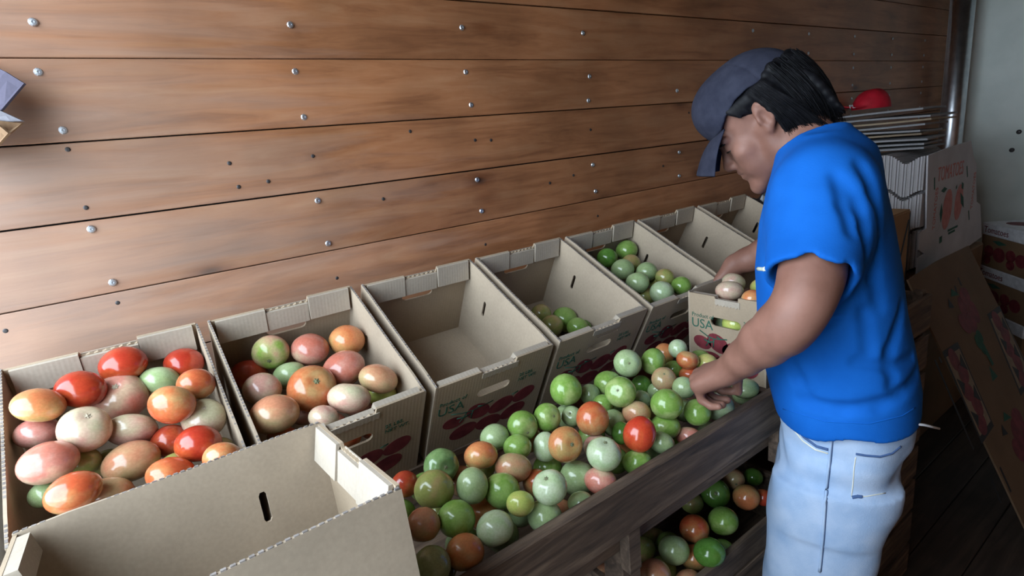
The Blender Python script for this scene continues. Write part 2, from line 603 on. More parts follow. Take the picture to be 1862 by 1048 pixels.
        e = bmesh.ops.extrude_face_region(bm, geom=[f])
        for g in e['geom']:
            if isinstance(g, bmesh.types.BMVert): g.co.y += 0.0004
    link('printed_tomatoes', mesh_of(bm), M_INKRED, root)
    ms = []
    for pts, r in (([(0.045, H - 0.097), (0.075, H - 0.108), (0.10, H - 0.112), (0.15, H - 0.106)], 0.0016), ([(0.085, H - 0.109), (0.078, H - 0.125), (0.070, H - 0.135)], 0.0016), ([(0.10, H - 0.112), (0.098, H - 0.135)], 0.0018), ([(0.062, H - 0.118), (0.080, H - 0.124), (0.098, H - 0.120)], 0.0022), ([(0.11, H - 0.104), (0.128, H - 0.110)], 0.002), ([(0.20, H - 0.112), (0.216, H - 0.108)], 0.002)):
        me = tube_mesh([(a * k, 0.0, b) for a, b in pts], r, 6)
        for v in me.vertices: v.co.y = yf - 0.0003 + v.co.y * 0.1
        ms.append(me)
    link('printed_stems', join(ms), M_INKGREEN, root)
    return root

proto = make_carton(slit=False)
slitbox = make_carton(slit=True, seed=5)
row = [
    'leftmost kraft carton of the tilted row, heaped with red and pink tomatoes',
    'second kraft carton of the tilted row, half full of pinkish tomatoes',
    'third kraft carton of the tilted row, completely empty, its bare bottom showing',
    'fourth kraft carton of the tilted row, only a few green tomatoes at the bottom',
    'fifth kraft carton of the tilted row, a sloping heap of pale green tomatoes inside',
    'sixth kraft carton of the tilted row, the man reaching over it with his right arm',
    'seventh and last kraft carton of the tilted row, right beside the man\'s chest',
]
for i, lab in enumerate(row):
    o = proto if i == 0 else (slitbox if i == 3 else copy_tree(proto))
    c = RIMB + Vector((X0 + PITCH * i, 0, 0)) + DV * BL - UV * BH
    jig = random.Random(i + 20)
    o.location = c + Vector((0, 0.0, 0.0))
    o.rotation_euler = (TILT, jig.uniform(-0.004, 0.004), jig.uniform(-0.006, 0.006))
    tag(o, lab, 'carton', 'cartons in the tilted row along the plank wall')
# near carton, turned a quarter, tipped towards the wall
near = make_carton(H=0.26, seed=9)
th = math.radians(6)
xw = Vector((0, -math.cos(th), math.sin(th)))            # local x
zw = Vector((0, math.sin(th), math.cos(th)))
m = Matrix((xw, (1, 0, 0), zw)).transposed().to_4x4()
m.translation = Vector((0.178, -0.440, 1.142)) - Vector((BL, 0, 0)) - zw * 0.26
near.matrix_world = m
tag(near, 'empty kraft carton nearest the viewer, its bright torn flap folded inside', 'carton')
# level carton in front of the man
PCX, PCY, PCZ = 1.135, -0.365, 1.098
pbox = make_carton(H=0.294, W=0.21, L=0.33, seed=12)
pbox.matrix_world = Matrix.Translation((PCX, PCY, PCZ - 0.294)) @ Matrix.Rotation(-math.pi / 2, 4, 'Z')
tag(pbox, 'kraft carton standing level before the man, its printed end facing left, cream tomatoes inside', 'carton')

# slanted rack under the row
rack = tag(empty('slanted_rack', (0, 0, 0)), 'wooden slanted rack carrying the row of kraft cartons along the plank wall', 'rack')
bm = bmesh.new()
c = RIMB + DV * BL - UV * BH
mt = Matrix((Vector((1, 0, 0)), -DV, UV)).transposed().to_4x4()
mt.translation = c
add_box(bm, (-0.215, -0.004, -0.024), (2.08, BL - 0.016, -0.0008), 0.001, mt)
link('sloping_shelf', mesh_of(bm), M_DARKWOOD, rack)
for x in (-0.19, 0.55, 1.25, 1.93):
    link('leg', box_mesh((x, -0.215, 0), (x + 0.04, -0.175, 0.872), 0.002), M_DARKWOOD, rack)
    link('leg', box_mesh((x, -0.01, 0), (x + 0.04, 0.03, 0.97), 0.002), M_DARKWOOD, rack)
bm = bmesh.new()
add_box(bm, (-0.24, -0.40, -0.03), (-0.222, BL - 0.01, BH * 0.86), 0.001, mt)
link('end_board', mesh_of(bm), M_WHITECARD, rack)

# ---------------------------------------------------------------- sorting table with its board
tbl = tag(empty('sorting_table', (0, 0, 0)), 'low wooden sorting table with a dark weathered board along its front', 'table')
link('tabletop', box_mesh((-0.20, -0.606, 0.775), (1.13, -0.232, 0.80), 0.002), M_DARKWOOD, tbl)
link('side_leaf', box_mesh((1.131, -0.545, 0.775), (1.60, -0.232, 0.7995), 0.002), M_DARKWOOD, tbl)
bm = bmesh.new()
add_box(bm, (-0.20, -0.632, 0.826), (1.148, -0.608, 0.925), 0.003)
bmesh.ops.subdivide_edges(bm, edges=bm.edges[:], cuts=3, use_grid_fill=True)
rr = random.Random(4)
for v in bm.verts:
    v.co.z += rr.uniform(-0.0012, 0.0012)
    v.co.y += rr.uniform(-0.0008, 0.0008)
link('front_board', mesh_of(bm), M_DARKWOOD, tbl)
link('end_board', box_mesh((1.106, -0.606, 0.80), (1.128, -0.30, 0.90), 0.002), M_DARKWOOD, tbl)
for x in (-0.12, 0.60, 1.09):
    link('bracket', box_mesh((x, -0.630, 0.74), (x + 0.03, -0.607, 0.826), 0.001), M_DARKWOOD, tbl)
for x in (-0.15, 0.62, 1.45):
    for y in (-0.59 if x < 1 else -0.53, -0.30):
        link('leg', box_mesh((x, y, 0), (x + 0.05, y + 0.05, 0.775), 0.002), M_DARKWOOD, tbl)
TOMATOES = {
 'BOX0': [
  (-0.036,-0.070,1.200,0.0371,0.8,'R',None,'large bright red tomato at the back middle of the leftmost carton'),
  (-0.097,-0.123,1.191,0.0355,0.82,'R',None,'bright red tomato left of the back middle one in the leftmost carton'),
  (0.052,-0.060,1.171,0.0339,0.8,'R',None,'dark red tomato in the back right corner of the leftmost carton'),
  (0.007,-0.088,1.159,0.0321,0.8,'L',None,'pale green tomato half hidden between red ones in the leftmost carton'),
  (-0.051,-0.103,1.154,0.0410,0.74,'K',(-0.25, -0.55),'pink tomato with a green tinge in front of the two brightest red tomatoes, leftmost carton'),
  (0.056,-0.168,1.160,0.0298,0.88,'A',None,'orange red tomato against the right wall of the leftmost carton, below the dark red one'),
  (0.015,-0.213,1.154,0.0347,0.86,'A',None,'orange tomato with a pale green cheek in the right half of the leftmost carton'),
  (0.053,-0.200,1.109,0.0342,0.82,'P',(0, -0.6),'pale greenish tomato with a white scarred top by the right wall of the leftmost carton'),
  (-0.147,-0.158,1.194,0.0343,0.72,'B',None,'orange brown tomato against the left wall of the leftmost carton, behind the dull mauve one'),
  (-0.161,-0.140,1.147,0.0306,0.74,'M',None,'dull mauve tomato against the left wall of the leftmost carton, between two larger ones'),
  (-0.100,-0.198,1.151,0.0352,0.78,'P',(0.1, -0.65),'large pale pink tomato left of centre in the leftmost carton'),
  (-0.047,-0.173,1.118,0.0379,0.64,'P',None,'flattened pale cream tomato at the centre of the leftmost carton'),
  (-0.001,-0.193,1.085,0.0297,0.9,'C',None,'dark brick red tomato in shadow behind the glossy red one in the leftmost carton'),
  (0.033,-0.266,1.096,0.0342,0.84,'R',None,'glossy deep red tomato near the front right corner of the leftmost carton'),
  (-0.146,-0.238,1.132,0.0359,0.78,'K',None,'biggest pinkish orange tomato at the front left of the leftmost carton'),
  (-0.056,-0.229,1.089,0.0390,0.75,'T',None,'peach coloured tomato just in front of the flattened cream one, leftmost carton'),
  (-0.114,-0.203,1.104,0.0240,0.85,'O',None,'olive tomato sunk in the gap right of the biggest pinkish orange one'),
  (-0.088,-0.180,1.080,0.0231,0.9,'O',None,'brownish olive tomato sunk in the gap left of the peach one'),
  (-0.011,-0.307,1.081,0.0338,0.72,'A',None,"salmon red tomato cut off by the near carton's wall, right of the peach one"),
  (-0.121,-0.309,1.107,0.0338,0.76,'A',None,'vivid orange tomato at the front of the leftmost carton'),
  (-0.093,-0.274,1.070,0.0360,0.72,'T',None,'pale apricot tomato at the front edge of the leftmost carton, beside the vivid orange one'),
  (-0.160,-0.236,1.086,0.0208,0.9,'L',None,'pale green tomato low in the front left corner of the leftmost carton'),
  (0.057,-0.317,1.083,0.0288,0.8,'A',None,'orange tomato in the front right corner of the leftmost carton'),
  (0.061,-0.238,1.061,0.0257,0.8,'O',None,'olive tomato peeping out behind the orange one in the front right corner'),
  (-0.004,-0.248,1.069,0.0220,0.8,'O',None,'olive tomato sunk behind the salmon red one in the leftmost carton'),
 ],
 'BOX1': [
  (0.202,-0.055,1.145,0.0356,0.9,'V',(-0.1, 0.6),'pinkish green tomato with its green base showing, back left of the second carton'),
  (0.274,-0.072,1.133,0.0386,0.82,'K',None,'pink tomato at the back middle of the second carton'),
  (0.351,-0.077,1.131,0.0387,0.84,'B',None,'orange tan tomato at the back right of the second carton'),
  (0.309,-0.160,1.105,0.0417,0.76,'K',None,'pink tomato in front of the orange tan one in the second carton'),
  (0.156,-0.038,1.105,0.0378,0.8,'C',None,'brick red tomato in shadow by the left wall of the second carton'),
  (0.157,-0.151,1.109,0.0349,0.85,'P',None,'pale brownish tomato by the left wall of the second carton'),
  (0.220,-0.099,1.101,0.0326,0.82,'L',None,'pale greenish tomato tucked behind the largest one in the second carton'),
  (0.234,-0.194,1.097,0.0450,0.9,'A',(0.2, -0.35),'largest tomato of the second carton, orange with a star of cracks on top'),
  (0.348,-0.235,1.089,0.0386,0.72,'T',None,'tan tomato against the right wall of the second carton'),
  (0.280,-0.257,1.082,0.0393,0.7,'P',None,'pale pink and green tomato near the front of the second carton'),
  (0.154,-0.237,1.090,0.0421,0.78,'T',None,'large brownish peach tomato at the front left of the second carton'),
  (0.359,-0.201,1.043,0.0328,0.75,'Y',None,'yellow green tomato in the front right corner of the second carton'),
  (0.224,-0.277,1.071,0.0260,0.8,'P',None,'cream tomato just behind the front edge of the second carton'),
  (0.161,-0.229,1.039,0.0278,0.7,'A',None,"orange tomato mostly hidden by the near carton's corner, front of the second carton"),
  (0.218,-0.175,1.045,0.0272,0.8,'M',None,'dull mauve tomato sunk in front of the largest one in the second carton'),
 ],
 'BOX3': [
  (0.898,-0.057,1.041,0.0289,0.95,'O',None,'dull olive green tomato farthest left in the fourth carton'),
  (0.890,-0.110,1.020,0.0317,0.92,'O',None,'olive green tomato in front of the farthest left one, fourth carton'),
  (0.966,-0.074,1.009,0.0377,0.95,'G',None,'largest bright green tomato in the fourth carton'),
  (0.936,-0.160,1.013,0.0292,0.9,'G',None,'bright green tomato half hidden by the front rim of the fourth carton'),
  (0.974,-0.131,0.992,0.0308,0.9,'D',None,'green tomato only peeping over the front rim of the fourth carton'),
 ],
 'BOX4': [
  (1.272,-0.038,1.147,0.0349,0.9,'G',None,'topmost green tomato by the right wall of the fifth carton'),
  (1.171,-0.052,1.144,0.0311,0.95,'D',None,'dark green tomato by the left wall at the back of the fifth carton'),
  (1.157,-0.125,1.120,0.0339,0.9,'L',None,'greyish green tomato in the middle left of the fifth carton'),
  (1.234,-0.088,1.119,0.0296,0.9,'O',None,'olive tomato sunk below the topmost one in the fifth carton'),
  (1.211,-0.167,1.107,0.0314,0.9,'L',None,'pale green tomato in the centre of the fifth carton'),
  (1.227,-0.219,1.094,0.0276,0.9,'O',None,'olive green tomato by the right wall of the fifth carton'),
  (1.124,-0.208,1.101,0.0321,0.92,'L',None,'speckled light green tomato by the left wall of the fifth carton'),
  (1.249,-0.177,1.070,0.0285,0.9,'Y',None,'yellow green tomato sunk behind the palest one of the fifth carton'),
  (1.153,-0.267,1.075,0.0329,0.95,'W',None,'palest green tomato at the front of the fifth carton'),
  (1.237,-0.267,1.074,0.0285,0.9,'G',None,'bright green tomato in the front right corner of the fifth carton'),
  (1.147,-0.212,1.055,0.0287,0.9,'O',None,'olive tomato low behind the front rim of the fifth carton'),
 ],
 'BOXP': [
  (1.263,-0.411,1.098,0.0289,0.85,'P',None,'tan cream tomato behind the front one in the carton before the man'),
  (1.191,-0.445,1.098,0.0335,0.74,'P',None,'large cream tomato at the front of the carton before the man'),
  (1.162,-0.521,1.098,0.0234,0.85,'B',None,'orange brown tomato at the front rim of the carton before the man'),
  (1.283,-0.469,1.090,0.0214,0.9,'Y',None,"yellow green tomato beside the man's shirt in the carton before him"),
 ],
 'BIN': [
  (0.668,-0.412,1.007,0.0333,0.98,'G',None,'large smooth green tomato at the back left of the heap, against the cartons'),
  (0.838,-0.425,1.014,0.0308,1.0,'L',(0.15, 0.0),'light green ribbed tomato with a dark stem scar at the back of the heap'),
  (0.910,-0.435,0.997,0.0274,1.1,'G',None,'tall green tomato right beside the ribbed one at the back of the heap'),
  (0.996,-0.397,0.980,0.0246,1.0,'B',None,'brownish tan tomato tucked behind the tall green one at the back of the heap'),
  (0.998,-0.435,1.001,0.0220,1.0,'W',None,'pale bluish green tomato farthest back in the heap'),
  (0.981,-0.475,0.989,0.0261,0.8,'A',None,'orange tomato in front of the farthest pale one at the back of the heap'),
  (1.025,-0.493,0.973,0.0245,0.8,'Y',None,"yellowish green tomato just above the man's left hand"),
  (0.982,-0.434,0.954,0.0227,0.9,'G',None,'dull green tomato below the orange one at the back of the heap'),
  (0.986,-0.476,0.952,0.0245,0.75,'A',None,"orange yellow tomato left of the man's left wrist"),
  (0.886,-0.483,0.977,0.0268,0.75,'T',(0.05, -0.5),"tan tomato with a small pale stem scar on top, middle of the heap's back"),
  (0.784,-0.417,0.982,0.0316,0.85,'G',None,'green tomato leaning behind the star scarred one in the heap'),
  (0.749,-0.485,0.997,0.0317,0.92,'G',(-0.2, -0.1),'bright green tomato with a pale star around its stem scar'),
  (0.878,-0.426,0.948,0.0231,0.95,'D',None,'dark green tomato right of the star scarred one'),
  (0.732,-0.413,0.974,0.0218,1.0,'L',None,'light green tomato right of the large smooth green one at the back left'),
  (0.730,-0.452,0.966,0.0212,0.9,'G',None,'green tomato below the star scarred one, behind the tall orange one'),
  (0.888,-0.466,0.943,0.0249,0.8,'L',None,'pale green tomato behind the big glossy green one in the heap'),
  (0.896,-0.527,0.966,0.0238,1.0,'L',None,"pale green tomato touching the man's left knuckles"),
  (0.814,-0.481,0.955,0.0204,0.9,'L',None,'small pale green tomato left of the big glossy green one'),
  (0.803,-0.557,0.973,0.0318,0.95,'G',None,"big glossy green tomato in the middle of the heap, left of the man's hand"),
  (0.763,-0.513,0.955,0.0292,0.85,'T',None,'tan tomato left of the big glossy green one'),
  (0.870,-0.579,0.937,0.0270,1.0,'G',None,"bright green tomato right under the man's left fingers"),
  (0.800,-0.553,0.923,0.0305,0.85,'G',None,'green tomato right behind the brightest red one in the heap'),
  (0.650,-0.505,0.983,0.0308,1.05,'A',None,'upright orange tomato with a pale top in the middle of the heap'),
  (0.724,-0.486,0.937,0.0250,1.1,'L',None,'pale green tomato right of the upright orange one'),
  (0.649,-0.446,0.968,0.0205,1.1,'L',(-0.2, -0.3),'light green tomato with a scar, left of the upright orange one'),
  (0.591,-0.442,0.987,0.0272,1.05,'G',(0.55, -0.1),'green tomato with a dark stem scar on its right side'),
  (0.538,-0.432,0.986,0.0297,0.9,'G',(0.4, 0.5),'green tomato with a dark stem scar at its lower right'),
  (0.696,-0.579,0.960,0.0296,1.14,'R',None,'only bright red tomato of the green heap, standing upright'),
  (0.706,-0.525,0.937,0.0200,1.1,'D',None,'dark green tomato tucked left of the bright red one in the heap'),
  (0.749,-0.585,0.923,0.0248,0.8,'L',None,'pale green tomato by the board, below the pinkish one'),
  (0.834,-0.584,0.899,0.0254,0.8,'K',None,'pinkish orange tomato against the board, right end of the heap'),
  (0.553,-0.477,0.953,0.0230,1.2,'W',None,'pale tomato half behind the orange one with a stem scar'),
  (0.562,-0.525,0.975,0.0317,0.95,'B',(0.45, 0.0),'large orange brown tomato with a green stem scar on its right'),
  (0.642,-0.520,0.933,0.0264,0.85,'P',None,'pale peach tomato behind the biggest pale green one'),
  (0.603,-0.579,0.961,0.0310,1.02,'W',(0.1, -0.75),'biggest pale green tomato, tall, left of the bright red one'),
  (0.682,-0.583,0.910,0.0272,0.85,'G',None,'bright green tomato against the board below the bright red one'),
  (0.502,-0.461,0.969,0.0265,0.85,'G',None,'green tomato below the one with the lower right stem scar'),
  (0.483,-0.417,0.979,0.0281,0.85,'L',None,'light green tomato at the left of the heap beside the third carton'),
  (0.466,-0.495,0.959,0.0322,0.78,'T',None,'tan tomato with faint ribs at the left of the heap'),
  (0.579,-0.531,0.902,0.0336,0.95,'L',None,'smooth light green tomato left of the pinkish one by the board'),
  (0.496,-0.517,0.924,0.0244,0.95,'A',None,'orange tomato behind the pale one with the scarred top'),
  (0.476,-0.581,0.957,0.0289,0.95,'W',(-0.25, -0.55),'pale cream green tomato with a scarred top near the front'),
  (0.588,-0.582,0.915,0.0291,0.8,'K',None,'pinkish tan tomato against the board at the front of the heap'),
  (0.421,-0.522,0.949,0.0301,0.95,'G',None,'vivid green tomato at the front left of the heap'),
  (0.422,-0.571,0.949,0.0228,0.85,'Y',None,'yellowish green tomato in front of the vivid green one'),
  (0.533,-0.587,0.902,0.0224,0.8,'L',None,'light green tomato by the board in front of the smooth light green one'),
  (0.357,-0.440,0.987,0.0300,0.85,'S',(0.3, 0.1),'dark striped green tomato with a puckered scar at the left of the heap'),
  (0.295,-0.423,0.973,0.0229,0.95,'C',None,"rusty brown tomato in the shadow of the near carton's corner"),
  (0.319,-0.483,0.981,0.0318,0.95,'O',None,'large olive tomato at the far left of the heap'),
  (0.375,-0.507,0.972,0.0264,1.1,'L',None,'tall pale green tomato right of the large olive one'),
  (0.424,-0.461,0.986,0.0298,0.8,'B',None,'brownish tan tomato above the tall pale green one'),
  (0.943,-0.578,0.923,0.0337,0.85,'W',None,"pale shiny green tomato under the man's thumb, against the board"),
  (1.040,-0.580,0.930,0.0297,0.75,'L',None,"greyish green tomato at the board's far end, right of the man's hand"),
  (0.326,-0.533,0.950,0.0294,0.95,'G',None,"green tomato in front of the large olive one near the picture's lower edge"),
  (0.275,-0.524,0.962,0.0261,0.95,'T',None,"tan tomato beside the near carton's outer wall at the picture's lower edge"),
  (0.460,-0.581,0.909,0.0294,0.9,'L',None,'light green tomato in front of the pale one with the scarred top'),
  (0.366,-0.579,0.937,0.0290,0.9,'W',None,"pale green tomato at the picture's lower edge, left of the yellowish green one"),
  (0.309,-0.581,0.928,0.0287,0.92,'B',None,"orange brown tomato at the picture's lower edge in the heap"),
  (0.255,-0.581,0.937,0.0278,0.95,'L',None,'light green tomato at the lower left end of the heap'),
 ],
 'LOW': [
  (1.071,-0.481,0.600,0.0367,0.85,'D',(0.05, 0.05),'dark green tomato with a stem scar in the crate below the board'),
  (1.154,-0.481,0.600,0.0270,1.0,'T',(0.25, 0.55),'tan tomato with a stem scar at the back of the crate below the board'),
  (1.110,-0.542,0.600,0.0318,0.95,'B',None,"orange tomato beside the man's jeans in the crate below the board"),
  (1.219,-0.496,0.583,0.0247,0.9,'D',None,'dark green tomato farthest back in the crate below the board'),
  (1.018,-0.450,0.582,0.0289,0.9,'O',None,'olive tomato left of the dark green one with a scar, below the board'),
  (1.160,-0.558,0.582,0.0218,0.95,'C',None,"rusty tomato touching the man's jeans in the crate below the board"),
  (0.993,-0.555,0.600,0.0349,0.9,'G',None,'green tomato in front of the scarred dark green one, crate below the board'),
  (0.924,-0.525,0.600,0.0335,0.9,'A',None,'orange tomato under the board at the left of the lower crate'),
  (0.836,-0.536,0.600,0.0342,0.9,'L',None,'pale green tomato lowest left in the crate below the board'),
  (0.884,-0.593,0.600,0.0334,0.9,'D',None,'dark green tomato in the front middle of the lower crate'),
  (0.749,-0.554,0.600,0.0333,0.9,'T',None,"tan tomato at the picture's lower edge in the lower crate"),
 ],
}
UNDER = {
 'BOX0': [],
 'BOX1': [(0.258,-0.257,1.013,'A'), (0.256,-0.191,1.005,'K'), (0.328,-0.225,0.996,'A'), (0.326,-0.156,1.016,'K'), (0.330,-0.088,1.066,'T')],
 'BOX4': [],
 'BIN': [(0.279,-0.547,0.897,'O'), (0.272,-0.436,0.932,'G'), (0.335,-0.525,0.896,'L'), (0.334,-0.466,0.918,'O'), (0.334,-0.415,0.944,'G'), (0.395,-0.548,0.890,'L'), (0.392,-0.495,0.905,'B'), (0.390,-0.443,0.943,'T'), (0.450,-0.521,0.893,'L'), (0.449,-0.412,0.930,'O'), (0.512,-0.553,0.872,'T'), (0.564,-0.463,0.898,'G'), (0.565,-0.409,0.935,'T'), (0.681,-0.525,0.889,'G'), (0.679,-0.467,0.921,'G'), (0.675,-0.403,0.941,'L'), (0.740,-0.552,0.887,'L'), (0.727,-0.497,0.884,'B'), (0.794,-0.408,0.922,'G'), (0.847,-0.551,0.859,'G'), (0.844,-0.500,0.918,'O'), (0.914,-0.577,0.870,'L'), (0.908,-0.522,0.906,'L'), (0.963,-0.491,0.908,'T'), (1.081,-0.554,0.894,'L'), (1.079,-0.437,0.946,'G')],
 'LOW': [(0.703,-0.452,0.554,'T'), (0.827,-0.581,0.546,'T'), (0.826,-0.512,0.539,'O'), (0.831,-0.449,0.553,'O'), (0.892,-0.546,0.552,'B'), (0.887,-0.481,0.551,'G'), (0.896,-0.429,0.528,'O'), (0.952,-0.579,0.552,'G'), (0.955,-0.518,0.538,'G')],
}
# ---------------------------------------------------------------- tomatoes, each one a thing
def tomato_mesh(seed, lobes=5, lobe=0.03, dimple=0.16):
    bm = bmesh.new()
    rnd = random.Random(seed)
    ph = rnd.uniform(0, 6)
    nu, nv = 28, 16
    rings = []
    for j in range(1, nv):
        t = math.pi * j / nv
        ring = []
        for i in range(nu):
            a = 2 * math.pi * i / nu
            up = max(0.0, math.cos(t))
            r = 1.0 + lobe * math.cos(lobes * a + ph) * (0.25 + 0.75 * up) * math.sin(t) + 0.015 * math.cos(2 * a + ph)
            z = math.cos(t) * (1.0 if math.cos(t) > 0 else 1.03)
            x = r * math.sin(t)
            z -= dimple * math.exp(-(x / 0.28) ** 2) * (1 if z > 0 else 0.12)
            ring.append(bm.verts.new((x * math.cos(a), x * math.sin(a), z)))
        rings.append(ring)
    top = bm.verts.new((0, 0, 1 - dimple))
    bot = bm.verts.new((0, 0, -1.03 + dimple * 0.12))
    for i in range(nu):
        k = (i + 1) % nu
        bm.faces.new((top, rings[0][i], rings[0][k]))
        bm.faces.new((bot, rings[-1][k], rings[-1][i]))
        for r0, r1 in zip(rings, rings[1:]):
            bm.faces.new((r0[i], r1[i], r1[k], r0[k]))
    return mesh_of(bm, 'tomato', smooth=True)

TOM_ME = [tomato_mesh(1, 5, 0.022), tomato_mesh(2, 6, 0.016, 0.12), tomato_mesh(3, 4, 0.028), tomato_mesh(4, 7, 0.04, 0.2)]

def scar_mesh():
    bm = bmesh.new()
    c = bm.verts.new((0, 0, 0.90))
    vs = []
    for i in range(12):
        a = 2 * math.pi * i / 12
        r = 0.15 if i % 2 == 0 else 0.09
        vs.append(bm.verts.new((r * math.cos(a), r * math.sin(a), 0.905 if i % 2 == 0 else 0.875)))
    for i in range(12):
        bm.faces.new((c, vs[i], vs[(i + 1) % 12]))
    c2 = bm.verts.new((0, 0, 0.93))
    w = [bm.verts.new((0.06 * math.cos(2 * math.pi * i / 8), 0.075 * math.sin(2 * math.pi * i / 8), 0.90)) for i in range(8)]
    for i in range(8):
        bm.faces.new((c2, w[i], w[(i + 1) % 8]))
    return mesh_of(bm)
SCAR_ME = scar_mesh()
M_SCAR = plain('stem_scar', (0.16, 0.17, 0.09), 0.9)
SCAR_ME.materials.append(M_SCAR)
M_CORK = plain('corky_scar', (0.42, 0.36, 0.26), 0.9)

def tom_mat(name, stem, mid, tip, rough=0.17):
    """skin colour runs from the stem end (+z) to the blossom end (-z), with mottling"""
    m, N, L, B = new_mat(name)
    tc = N.new('ShaderNodeTexCoord')
    oi = N.new('ShaderNodeObjectInfo')
    sx = N.new('ShaderNodeSeparateXYZ')
    L.new(tc.outputs['Object'], sx.inputs[0])
    ad = N.new('ShaderNodeVectorMath')
    ad.operation = 'MULTIPLY_ADD'
    L.new(oi.outputs['Random'], ad.inputs[0])
    ad.inputs[1].default_value = (31, 17, 23)
    L.new(tc.outputs['Object'], ad.inputs[2])
    n = N.new('ShaderNodeTexNoise')
    n.inputs['Scale'].default_value = 1.1
    n.inputs['Detail'].default_value = 3
    L.new(ad.outputs[0], n.inputs['Vector'])
    f = N.new('ShaderNodeMath')
    f.operation = 'MULTIPLY_ADD'
    L.new(sx.outputs['Z'], f.inputs[0])
    f.inputs[1].default_value = 0.26
    f2 = N.new('ShaderNodeMath')
    f2.operation = 'MULTIPLY_ADD'
    L.new(n.outputs[0], f2.inputs[0])
    f2.inputs[1].default_value = 1.5
    f2.inputs[2].default_value = -0.25
    L.new(f2.outputs[0], f.inputs[2])
    r = ramp(N, [(0.18, tip), (0.5, mid), (0.82, stem)])
    L.new(f.outputs[0], r.inputs[0])
    sp = N.new('ShaderNodeTexNoise')
    sp.inputs['Scale'].default_value = 9.0
    sp.inputs['Detail'].default_value = 5
    L.new(ad.outputs[0], sp.inputs['Vector'])
    rs = ramp(N, [(0.4, (0.93, 0.93, 0.92)), (0.62, (1.05, 1.05, 1.06))])
    L.new(sp.outputs[0], rs.inputs[0])
    mx = N.new('ShaderNodeMix')
    mx.data_type = 'RGBA'
    mx.blend_type = 'MULTIPLY'
    mx.inputs[0].default_value = 1
    L.new(r.outputs[0], mx.inputs[6])
    L.new(rs.outputs[0], mx.inputs[7])
    hs = N.new('ShaderNodeHueSaturation')
    mr = N.new('ShaderNodeMapRange')
    mr.inputs[3].default_value = 0.9
    mr.inputs[4].default_value = 1.08
    L.new(oi.outputs['Random'], mr.inputs[0])
    L.new(mr.outputs[0], hs.inputs['Value'])
    L.new(mx.outputs[2], hs.inputs['Color'])
    L.new(hs.outputs[0], B.inputs['Base Color'])
    B.inputs['Roughness'].default_value = rough
    B.inputs['Specular IOR Level'].default_value = 0.6
    B.inputs['Subsurface Weight'].default_value = 0.0
    return m

TM = {
    'G': tom_mat('green_tomato', (0.33, 0.43, 0.15), (0.17, 0.31, 0.055), (0.24, 0.38, 0.10)),
    'L': tom_mat('light_green_tomato', (0.36, 0.45, 0.24), (0.28, 0.38, 0.17), (0.34, 0.44, 0.22)),
    'W': tom_mat('pale_green_tomato', (0.46, 0.53, 0.35), (0.36, 0.47, 0.25), (0.44, 0.52, 0.33)),
    'D': tom_mat('dark_green_tomato', (0.13, 0.26, 0.05), (0.08, 0.20, 0.03), (0.12, 0.28, 0.05)),
    'O': tom_mat('olive_tomato', (0.28, 0.32, 0.09), (0.26, 0.28, 0.08), (0.36, 0.26, 0.11)),
    'Y': tom_mat('yellow_green_tomato', (0.40, 0.50, 0.12), (0.44, 0.50, 0.12), (0.55, 0.48, 0.16)),
    'S': tom_mat('striped_green_tomato', (0.08, 0.15, 0.05), (0.20, 0.32, 0.12), (0.12, 0.22, 0.07)),
    'T': tom_mat('tan_tomato', (0.42, 0.32, 0.16), (0.50, 0.29, 0.155), (0.52, 0.22, 0.12)),
    'P': tom_mat('pale_pink_tomato', (0.50, 0.46, 0.29), (0.56, 0.42, 0.30), (0.54, 0.29, 0.23)),
    'K': tom_mat('pink_tomato', (0.52, 0.36, 0.24), (0.52, 0.22, 0.165), (0.50, 0.15, 0.10)),
    'M': tom_mat('mauve_tomato', (0.42, 0.30, 0.22), (0.45, 0.22, 0.18), (0.42, 0.15, 0.12)),
    'V': tom_mat('blushing_green_tomato', (0.26, 0.38, 0.08), (0.46, 0.40, 0.19), (0.56, 0.28, 0.20)),
    'B': tom_mat('orange_brown_tomato', (0.46, 0.30, 0.11), (0.56, 0.24, 0.09), (0.55, 0.17, 0.065)),
    'A': tom_mat('orange_tomato', (0.50, 0.29, 0.12), (0.53, 0.165, 0.06), (0.52, 0.095, 0.035)),
    'R': tom_mat('red_tomato', (0.50, 0.09, 0.028), (0.45, 0.050, 0.020), (0.40, 0.032, 0.016)),
    'C': tom_mat('brick_red_tomato', (0.46, 0.12, 0.045), (0.42, 0.065, 0.025), (0.36, 0.04, 0.02)),
}
GROUPS = {'BOX0': 'tomatoes in the leftmost carton', 'BOX1': 'tomatoes in the second carton', 'BOX3': 'tomatoes in the fourth carton', 'BOX4': 'tomatoes in the fifth carton',
          'BOXP': 'tomatoes in the carton before the man', 'BIN': 'tomatoes heaped on the sorting table', 'LOW': 'tomatoes in the crate below the board'}

